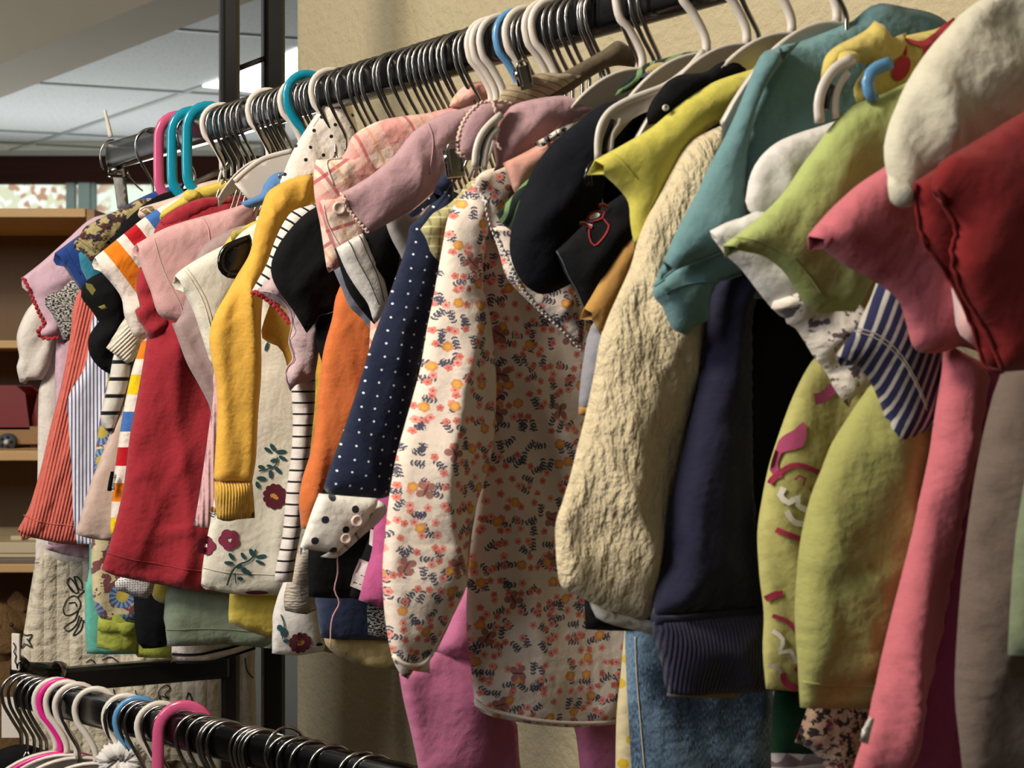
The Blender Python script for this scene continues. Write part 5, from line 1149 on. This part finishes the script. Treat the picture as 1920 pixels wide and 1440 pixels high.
# metal spring clips
def clip(x, y, s, w_, label, ang=0.0, sc_=1.0):
    pl = rail_plane(s); u, v = pl.px(x, y, w_)[:2]; O = pl.world(u, v, w_)
    root = empty('hanger_clip', tuple(O), label, 'clip')
    ca, sa = math.cos(ang), math.sin(ang)
    def P_(a, b, c): a *= sc_; b *= sc_; return pl.world(u+a*ca-b*sa, v+a*sa+b*ca, w_+c*sc_)
    for sg in (1, -1):
        V = [P_(-.008, -.016, sg*.003), P_(.008, -.016, sg*.003), P_(.008, .010, sg*.005), P_(-.008, .010, sg*.005)]
        o = mesh('jaw', V, [(0, 1, 2, 3)], chrome, root, smooth=False); o.modifiers.new('t', 'SOLIDIFY').thickness = .0012; bevel(o, .0004)
    V, Fc = tube([P_(-.009, .002, 0), P_(.009, .002, 0)], .0034, 12, up=(0, 0, 1)); mesh('spring', V, Fc, chrome, root)
    q = [P_(-.006, -.012, .006), P_(-.006, .012, .008), P_(0, .015, .008), (P_(.006, .012, .008)), P_(.006, -.012, .006)]
    V, Fc = tube(catmull(q, .002), .0011, 6, up=(pl.m[0], pl.m[1], 0)); mesh('lever', V, Fc, chrome, root)
    return root
clip(980, 142, .925, .014, 'chrome spring clip gripping the linen waistband', -.3, .72)
clip(850, 300, .915, .034, 'chrome spring clip hanging left of the scalloped pink collar', -.15, .85)
# left tip oddments
pl = rail_plane(-.03)
def bar(name, label, cat, pts, r, mat, w_=0.0, s=-.03, r2=None, taper=None):
    pl = rail_plane(s); q = catmull([np.array(pl.px(x, y, w_)[:2]) for x, y in pts], .004)
    tp = np.interp(np.linspace(0, 1, len(q)), [0, 1], taper) if taper else None
    V, Fc = tube(pl.world(q[:, 0], q[:, 1], w_), r, 10, r2, up=(pl.m[0], pl.m[1], 0), taper=tp); o = mesh(name, V, Fc, mat); tag(o, label, cat); return o
bar('tag_clip', 'white tapered plastic clip standing on the upper rail tip', 'tag', [(208,258),(202,230),(196,206)], .0036, plast_w, taper=[1, .6], s=-.105)
bar('wire_hook', 'thin loose wire hook curling left of the rail tip', 'hook', [(214,262),(202,264),(191,278),(188,296),(193,318)], .0012, chrome, s=-.115)
bar('wire_hook', 'short grey wire hook below the rail tip', 'hook', [(202,330),(210,334),(222,334),(234,328)], .0016, chrome, s=-.11)
bar('wire_hook', 'thin wire arm slanting under the upper rail tip', 'hook', [(238,320),(244,334),(258,350),(268,358)], .0012, chrome, s=-.09)
o = cloth('strap', None, rail_plane(-.05), '212,332 236,334 242,390* 220,392!', fab('grey_webbing', '#8d8b86'), T=.002, Tw=.01); o.o.location = (0, 0, 0); o = o.o
tag(o, 'flat grey strap hanging under the upper rail tip', 'strap')
# ------------------------------------------------------------------ lower rack hangers
def lt_of(x):
    k = (x-960)/F; return (k*1.465+.295)/(-.784-k*.621)
low_h = [
 ('c', 3, 'row at the far left of the lower rail'), ('c', 14, 0), ('c', 27, 0), ('c', 39, 0), ('c', 50, 0),
 ('w', 62, 'white plastic hook left of the hot pink one on the lower rail'), ('h', 71, 'hot pink plastic hanger on the lower rail'), ('w', 82, 'white plastic hook right of the hot pink one'),
 ('W', 98, 'thick white plastic hook, second left of the bare silvery stretch'), ('c', 110, 'chrome wire hook crossing the bare white hangers'), ('w', 136, 'large white plastic hanger nearest the silvery stretch of lower rail'),
 ('w', 191, 'white plastic hook behind the light blue lower one'), ('c', 195, 'chrome wire hook left of the light blue lower hook'), ('b', 212, 'light blue plastic hook on the lower rail'), ('c', 221, 'chrome wire hook right of the light blue lower hook'), ('c', 232, 'chrome wire hook in front of the scrunchie'),
 ('w', 254, 'white plastic hook left of the big pink one'), ('c', 264, 'chrome wire hook, left of two behind the big pink hook'), ('c', 284, 'chrome wire hook, right of two behind the big pink hook'),
 ('p', 291, 'big pink plastic hanger on the lower rail'),
 ('c', 328, 1), ('c', 348, 1), ('c', 369, 1), ('c', 375, 1), ('c', 386, 1), ('c', 429, 1), ('c', 438, 1), ('c', 446, 1), ('c', 453, 1),
 ('c', 499, 2), ('c', 518, 2), ('c', 542, 2), ('c', 578, 2), ('c', 632, 2), ('c', 655, 2)]
cnt = {0: 0, 1: 0, 2: 0}
for typ, xl, lab in low_h:
    if lab in (0, 'row at the far left of the lower rail'):
        lab = '%s chrome wire hook from the left end of the lower rail' % ORD[cnt[0]]; cnt[0] += 1
    elif lab == 1: lab = '%s chrome wire hook right of the big pink lower hanger' % ORD[cnt[1]]; cnt[1] += 1
    elif lab == 2: lab = '%s chrome wire hook counted right from the loose ring' % ORD[cnt[2]]; cnt[2] += 1
    off = {'c': .0235, 'w': .0265, 'W': .028, 'b': .027, 'p': .031, 'h': .0265}[typ]
    x = xl
    for _ in range(5): O = lrod(lt_of(x)); x = xl + off*F/O[1]
    O = lrod(lt_of(x))
    hanger(O, EYE+LH, typ, lab, 'chrome wire hangers on the lower rail' if typ == 'c' else 'plastic hangers on the lower rail', phi=math.radians(82+rsd.uniform(-6, 6)), hw=.12, low=True, arms=typ != 'p')
O = lrod(lt_of(535))
pl = RP(O, EYE+LH, math.radians(60)); q = [(.021*math.cos(a), .004+.024*math.sin(a)) for a in np.linspace(0, 6.2832, 33)[:-1]]; q = np.array(q)
V, Fc = tube(pl.world(q[:, 0], q[:, 1], 0), .0016, 8, up=(pl.m[0], pl.m[1], 0), closed=True); tag(mesh('metal_ring', V, Fc, chrome), 'loose dark ring standing up around the lower rail', 'ring')
# sign clip at the lower rail tip
a = np.array(at(30, 1222, 1.70)); V, Fc = frame_box(a, (.92, -.39), (.39, .92), .012, .003, .044)
sg = empty('price_tag', tuple(a-np.array((0, 0, .022))), 'small white handwritten tag clipped to the tip of the lower rail', 'tag')
o = mesh('card', V, Fc, plast_w, sg, smooth=False); bevel(o, .001)
sc1 = [(25,1205),(29,1214),(26,1222),(30,1230),(28,1240),(32,1247)]
V, Fc = tube(catmull([np.array(at(x, y, 1.6965)) for x, y in sc1], .002), .0007, 5); mesh('scribble', V, Fc, P['dk'], sg)
V, Fc = tube([at(36, 1240, 1.715), at(44, 1248, 1.70)], .008, 12); mesh('clip', V, Fc, plast_k, sg)
# grey card behind lowest hooks
V, Fc = frame_box(at(20, 1345, 1.76), (1, 0), (0, 1), .022, .002, .05); tag(mesh('size_marker', V, Fc, plast_w, smooth=False), 'grey-white size marker hanging behind the first lower hooks', 'tag')
# scrunchie
root = empty('scrunchie', at(228, 1455, 1.56), 'white gathered scrunchie around a light blue hanger on the lower rail', 'scrunchie')
V = []; Fc = []; n1, n2 = 60, 14; ctr = np.array(at(228, 1424, 1.56))
for i in range(n1):
    a = 6.2832*i/n1
    for j in range(n2):
        b = 6.2832*j/n2; rr = .0095*(1+.20*math.sin(a*31+b*2)+.12*math.sin(a*9)); R_ = .017
        V.append(ctr + np.array((math.cos(a)*(R_+rr*math.cos(b)), rr*math.sin(b), math.sin(a)*(R_*.6+rr*math.cos(b)))))
for i in range(n1):
    for j in range(n2): Fc.append((i*n2+j, i*n2+(j+1) % n2, ((i+1) % n1)*n2+(j+1) % n2, ((i+1) % n1)*n2+j))
mesh('band', V, Fc, M['white'], root)
# garments on the lower rail (tops only)
class LP(Plane): pass
def LG(x, name, label, cat, spec, m, **k):
    O = lrod(lt_of(x)); pl = Plane(O, EYE+LH, math.radians(84)); g = empty(name, (O[0], O[1], EYE+LH-.08), label, cat); return cloth('body', g, pl, spec, m, **k)
LG(40, 'black_coat', 'black garment top at the bottom left corner of the lower rail', 'coat', '40,1395 0,1405 -60,1430 -80,1520 180,1520 150,1440 80,1405', M['black'], T=.008, h=.01)
LG(320, 'brown_vest', 'dark brown garment shoulder on the lower rail under the chrome hooks', 'vest', '330,1425 290,1440 220,1470 200,1560 480,1560 420,1460', M['linendk'], T=.006, h=.012)
LG(450, 'black_vest', 'black garment shoulder on the lower rail at the bottom edge', 'vest', '450,1440 400,1455 340,1480 330,1580 600,1580 540,1480', M['black'], T=.006, h=.012)

# ------------------------------------------------------------------ the room
wallm = material('wall_plaster', lambda: mix(noise(vec(*objxyz()), 5, 2), '#b7a988', '#bdaf8f'), .9,
                 lambda: noise(vec(*objxyz()), 70, 4, .6)*.006, 1.0)
def struct(o): o['kind'] = 'structure'; return o
# wall parallel to the upper rail, rounded corner at its far end
wc = np.array([-.383, 2.41]); dd = np.array([.628, -.778]); nn = np.array([.778, .628])
pts = []
for t in np.linspace(0, 1, 2): pts.append(wc + nn*(3.0-2.95*t))
rc = .05
for i in range(9):
    a = math.pi/2*i/8; pts.append(wc + nn*rc*(1-math.sin(a)) + dd*rc*(1-math.cos(a)))
pts.append(wc + dd*3.6)
V = []; Fc = []
for p in pts: V += [(p[0], p[1], 0), (p[0], p[1], 2.75)]
for i in range(len(pts)-1): Fc.append((2*i, 2*i+2, 2*i+3, 2*i+1))
o = mesh('wall_right', V, Fc, wallm); struct(o); sm = o.modifiers.new('t', 'SOLIDIFY'); sm.thickness = .002
e = o.modifiers.new('e', 'EDGE_SPLIT'); e.split_angle = math.radians(40)
carpet = material('floor_carpet', lambda: mix(noise(vec(*objxyz()), 60, 3), '#3a352f', '#544c43'), .95)
V, Fc = frame_box((0, 4, -.01), (1, 0), (0, 1), 16, 16, .02); struct(mesh('floor', V, Fc, carpet, smooth=False))
ceilm = material('ceiling_tile', lambda: mix(smooth(noise(vec(*objxyz()), 60, 3, .7), .35, .42), '#8f8f8c', '#bdbebb'), .95)
V, Fc = frame_box((-1, 4, EYE+1.405), (1, 0), (0, 1), 14, 16, .01); struct(mesh('ceiling', V, Fc, ceilm, smooth=False))
gridm = material('ceiling_grid', '#8d8f8c', .6)
def ceil_pt(x, y, H=1.4): Z = H*F/(HOR-y); return np.array([(x-960)/F*Z, Z])
V = []; Fc = []
A_ = np.array([.946, .324]); Bv = np.array([.633, -.774])
P0 = ceil_pt(335, 176)
c1 = [ceil_pt(100, 249), ceil_pt(200, 163), ceil_pt(400, 60), ceil_pt(100, 272)]
for c in c1:
    v, f = frame_box((c[0], c[1], EYE+1.398), A_, (-A_[1], A_[0]), 12, .03, .01); V, Fc = join((V, Fc), (v, f))
for k in (-2, -1, 0, 1, 2):
    c = P0 + A_*1.25*k; v, f = frame_box((c[0], c[1], EYE+1.398), Bv, (-Bv[1], Bv[0]), 12, .03, .008); V, Fc = join((V, Fc), (v, f))
struct(mesh('trim_1', V, Fc, gridm, smooth=False))
# light panel
lp = material('light_diffuser', '#ffffff', .5, emit=('#f4fbff', 2.2))
r_ = empty('ceiling_light', (ceil_pt(470, 150)[0], ceil_pt(470, 150)[1], EYE+1.38), 'bright white ceiling light panel seen behind the black posts', 'ceiling light')
q = [ceil_pt(380, 163, 1.385), ceil_pt(560, 182, 1.385), ceil_pt(560, 94, 1.385), ceil_pt(480, 128, 1.385)]
V = [(p[0], p[1], EYE+1.385) for p in q] + [(p[0], p[1], EYE+1.395) for p in q]
mesh('diffuser', V, [(0, 1, 2, 3), (4, 7, 6, 5), (0, 4, 5, 1), (1, 5, 6, 2), (2, 6, 7, 3), (3, 7, 4, 0)], lp, r_, smooth=False)
# beam
beamm = material('beam_paint', lambda: mix(noise(vec(*objxyz()), 4), '#a89b86', '#b0a38e'), .9)
def bpt(x, y, H): Z = H*F/(HOR-y); return np.array([(x-960)/F*Z, Z])
a1, a2 = bpt(0, 120, 1.15), bpt(290, 0, 1.15); b1, b2 = bpt(0, 184, 1.15), bpt(478, 0, 1.15)
da = (a2-a1)/np.linalg.norm(a2-a1); db = (b2-b1)/np.linalg.norm(b2-b1)
A0_, A1_, B0_, B1_ = a1-da*2.5, a2+da*2.2, b1-db*2.5, b2+db*1.8
V = [(A0_[0], A0_[1], EYE+1.15), (A1_[0], A1_[1], EYE+1.15), (B1_[0], B1_[1], EYE+1.15), (B0_[0], B0_[1], EYE+1.15)]
V += [(x, y, EYE+1.4) for x, y, _ in V]
struct(mesh('wall_beam', V, [(0, 3, 2, 1), (4, 5, 6, 7), (0, 1, 5, 4), (1, 2, 6, 5), (2, 3, 7, 6), (3, 0, 4, 7)], beamm, smooth=False))
# window wall
WY = 8.6
wood_d = material('dark_wood', lambda: mix(noise(vec(objxyz()[0]*.3, objxyz()[1], objxyz()[2]*4), 8, 3), '#2c1712', '#3d221a'), .9, spec=.1)
z = lambda y: EYE+(HOR-y)/F*WY
xx = lambda x: (x-960)/F*WY
V, Fc = frame_box(((xx(-500)+xx(600))/2, WY, (z(344)+z(292))/2), (1, 0), (0, 1), xx(600)-xx(-500), .12, z(292)-z(344)); struct(mesh('trim_2', V, Fc, wood_d, smooth=False))
V, Fc = frame_box(((xx(-500)+xx(600))/2, WY-.02, z(290)), (1, 0), (0, 1), xx(600)-xx(-500), .1, .03); struct(mesh('trim_3', V, Fc, material('pale_edge_trim', '#a5a298', .6), smooth=False))
V, Fc = frame_box(((xx(-500)+xx(600))/2, WY+.1, z(1100)/2+.3), (1, 0), (0, 1), xx(600)-xx(-500), .1, z(1100)+.6); struct(mesh('wall_back', V, Fc, beamm, smooth=False))
wf = material('window_frame_paint', '#9fb4ad', .5)
for nm, x0, x1 in (('window_1', -400, 134), ('window_2', 172, 560)):
    r_ = empty(nm, (xx((x0+x1)/2), WY+.0, z(700)), kind='structure')
    glass = material('window_glass_'+nm[-1], '#e8f0f0', .05, trans=1.0)
    V, Fc = frame_box((xx((x0+x1)/2), WY+.01, (z(344)+z(700))/2), (1, 0), (0, 1), xx(x1)-xx(x0), .006, z(344)-z(700)); mesh('window_pane', V, Fc, glass, r_, smooth=False)
    for xe in (x0, x1):
        V, Fc = frame_box((xx(xe), WY, (z(344)+z(700))/2), (1, 0), (0, 1), .05, .06, z(344)-z(700)); mesh('window_frame', V, Fc, wf, r_, smooth=False)
V, Fc = frame_box((xx(161), WY, (z(344)+z(700))/2), (1, 0), (0, 1), xx(172)-xx(150), .09, z(344)-z(700)); struct(mesh('trim_4', V, Fc, wf, smooth=False))
# leaves outside, their sunlight put in as emission
def leaves():
    x, y, zz = objxyz(); n = voro(vec(x, zz), 26.0, 1.0); cr = sep(n.outputs['Color'])
    c = mix(cr[0] < .45, '#b98a6c', '#f4f4ee'); c = mix(cr[0] > .72, c, '#d9d6b8'); return mix(smooth(noise(vec(x, y, zz), 1.1, 2), .5, .6), c, '#e4ebdd')
V, Fc = frame_box((xx(0), WY+1.6, 1.6), (1, 0), (0, 1), 9, .3, 3.2)
tag(mesh('autumn_hedge', V, Fc, material('sunlit_leaves', leaves, .9, emit=(leaves, 1.15)), smooth=False), 'bright sunlit autumn foliage outside behind the window panes', 'hedge', kind='stuff')
# cabinet
CY = 2.85
wood = material('cabinet_wood', lambda: mix(noise(vec(objxyz()[0]*1.2, objxyz()[1], objxyz()[2]*18), 6, 3), '#8f6a40', '#a47c4e'), .55)
wood_l = material('shelf_edge_wood', lambda: mix(noise(vec(objxyz()[0]*1.2, objxyz()[1], objxyz()[2]*30), 8, 3), '#c39a63', '#d0a974'), .55)
wood_b = material('cabinet_back_wood', lambda: mix(noise(vec(objxyz()[0]*10, objxyz()[1], objxyz()[2]*1.2), 6, 3), '#6f5334', '#7c5e3c'), .6)
cz = lambda y: EYE+(HOR-y)/F*CY
cx = lambda x: (x-960)/F*CY
cb = empty('wooden_cabinet', (cx(-100), CY+.2, 0), 'open light wood shelf cabinet left of the clothes', 'cabinet')
X0, X1 = cx(-420), cx(178); D_ = .38
box('side_panel', (X1-.018, CY, 0), (X1, CY+D_, cz(392)), wood, cb)
box('side_panel', (X0, CY, 0), (X0+.018, CY+D_, cz(392)), wood, cb)
box('top_panel', (X0+.018, CY-.004, cz(408)), (X1-.018, CY+D_, cz(391)), wood_l, cb)
box('back_panel', (X0, CY+D_, 0), (X1, CY+D_+.008, cz(392)), wood_b, cb)
box('back_seam', (cx(62)-.0, CY+D_-.012, 0.02), (cx(62)+.012, CY+D_, cz(410)), wood_b, cb)
for (t_, b_) in ((638, 653), (845, 864), (1058, 1074)):
    box('shelf', (X0+.018, CY+.002, cz(b_)), (X1-.018, CY+D_, cz(t_)), wood_l, cb)
box('shelf', (X0+.018, CY+.002, .10), (X1-.018, CY+D_, .12), wood_l, cb)
# boards on the shelf
wt = material('pale_board', '#c9b896', .6); gyb = material('grey_board', '#6f655c', .5)
for nm, t_, b_, m_, lb, xr_ in (('board_game', 1048, 1058, gyb, 'flat grey board lying at the bottom of the pile on the third shelf', 64), ('board_game', 1040, 1047, wt, 'thin pale board in the middle of the pile on the third shelf', 66),
                                ('wooden_tray', 1018, 1039, wt, 'pale wooden tray on top of the boards on the third shelf', 68)):
    o = box(nm, (cx(-160), CY+.01, cz(b_)), (cx(xr_), CY+.3, cz(t_)), m_); tag(o, lb, 'board' if nm == 'board_game' else 'tray')
for i, (x, wd, hh) in enumerate(((6, 22, 9), (40, 18, 7))):
    o = box('toy_block', (cx(x), CY+.04, cz(1018)), (cx(x+wd), CY+.08, cz(1018-hh)), wt); tag(o, ['larger', 'smaller'][i]+' pale wooden block lying on the wooden tray', 'block')
# toy truck
tr = empty('toy_truck', (cx(10), CY+.12, cz(845)), 'dark red toy truck with grey wheels on the second shelf', 'toy truck')
tred = material('toy_red', '#7a1512', .45); tgrey = material('toy_wheel', '#4c545c', .4)
V = []
prof = [(-70,800),(-70,740),(-40,728),(28,728),(42,740),(50,800)]
n = len(prof)
for dy in (0, .10):
    for x, y in prof: p = at(x, y, CY+.10); V.append((p[0], CY+.10+dy, p[2]))
o = mesh('body', V, [tuple(range(n)), tuple(range(n, 2*n))[::-1]]+[(i, (i+1) % n, (i+1) % n+n, i+n) for i in range(n)], tred, tr, smooth=False); bevel(o, .006, 3)
box('chassis', (cx(-70), CY+.10, cz(838)), (cx(58), CY+.2, cz(803)), wood, tr)
for x in (12, -80):
    c = np.array(at(x, 829, CY+.085)); V, Fc = tube([c, c+np.array((0, .018, 0))], .0180, 24, up=(0, 0, 1)); wh = mesh('wheel', V, Fc, tgrey, tr)
    V, Fc = tube([c-np.array((0, .003, 0)), c], .0050, 12, up=(0, 0, 1)); mesh('hub', V, Fc, plast_w, wh)
    for k in range(5):
        a = 1.2566*k; cc = c+np.array((math.cos(a)*.0105, -.001, math.sin(a)*.0105)); V, Fc = tube([cc, cc+np.array((0, .002, 0))], .0030, 10, up=(0, 0, 1)); mesh('wheel_hole', V, Fc, plast_k, wh)
fl = empty('toy_flag', (cx(66), CY+.2, cz(845)), 'flat red wooden toy panel leaning beside the toy truck', 'toy')
V = []
for dy in (0, .012):
    for x, y in ((52,846),(52,800),(66,740),(88,735),(92,846)): p = at(x, y, CY+.1); V.append((p[0], CY+.12+dy, p[2]))
o = mesh('panel', V, [(0, 1, 2, 3, 4), (9, 8, 7, 6, 5)]+[(i, (i+1) % 5, (i+1) % 5+5, i+5) for i in range(5)], tred, fl, smooth=False); bevel(o, .002)
# plush toy: rounded heap with fur bump
furm = material('plush_fur', lambda: mix(noise(vec(*objxyz()), 30, 4), '#8a6238', '#b58c5c'), .95, lambda: noise(vec(*objxyz()), 160, 4, .7)*.02, 1.0)
tb = empty('teddy_bear', (cx(-20), CY+.1, .12), 'fuzzy light brown plush toy on the lowest visible shelf', 'soft toy')
def blob(name, c, r, parent):
    bm = bmesh.new(); bmesh.ops.create_icosphere(bm, subdivisions=4, radius=1.0)
    rs = np.random.RandomState(len(name)+int(r[0]*999)); k = rs.rand(6)*6
    V = []
    for v in bm.verts:
        f = 1+.05*math.sin(v.co.x*5+k[0])*math.sin(v.co.y*6+k[1])+.04*math.sin(v.co.z*8+k[2]); V.append((c[0]+v.co.x*r[0]*f, c[1]+v.co.y*r[1]*f, c[2]+v.co.z*r[2]*f))
    Fc = [[v.index for v in f.verts] for f in bm.faces]; bm.free(); return mesh(name, V, Fc, furm, parent)
c0 = at(-10, 1330, CY+.15); blob('body', c0, (.13, .10, .16), tb)
c1_ = at(-2, 1190, CY+.13); hd = blob('head', c1_, (.075, .07, .07), tb)
blob('ear', at(34, 1132, CY+.13), (.022, .015, .024), hd); blob('ear', at(-60, 1132, CY+.13), (.022, .015, .024), hd)
blob('muzzle', at(10, 1205, CY+.07), (.03, .02, .024), hd); blob('arm', at(46, 1270, CY+.1), (.035, .04, .07), tb)
for x, y in ((-6, 1172), (22, 1172)):
    V, Fc = tube([at(x, y, CY+.062), at(x, y, CY+.068)], .004, 12, up=(0, 0, 1)); mesh('eye', V, Fc, plast_k, hd)
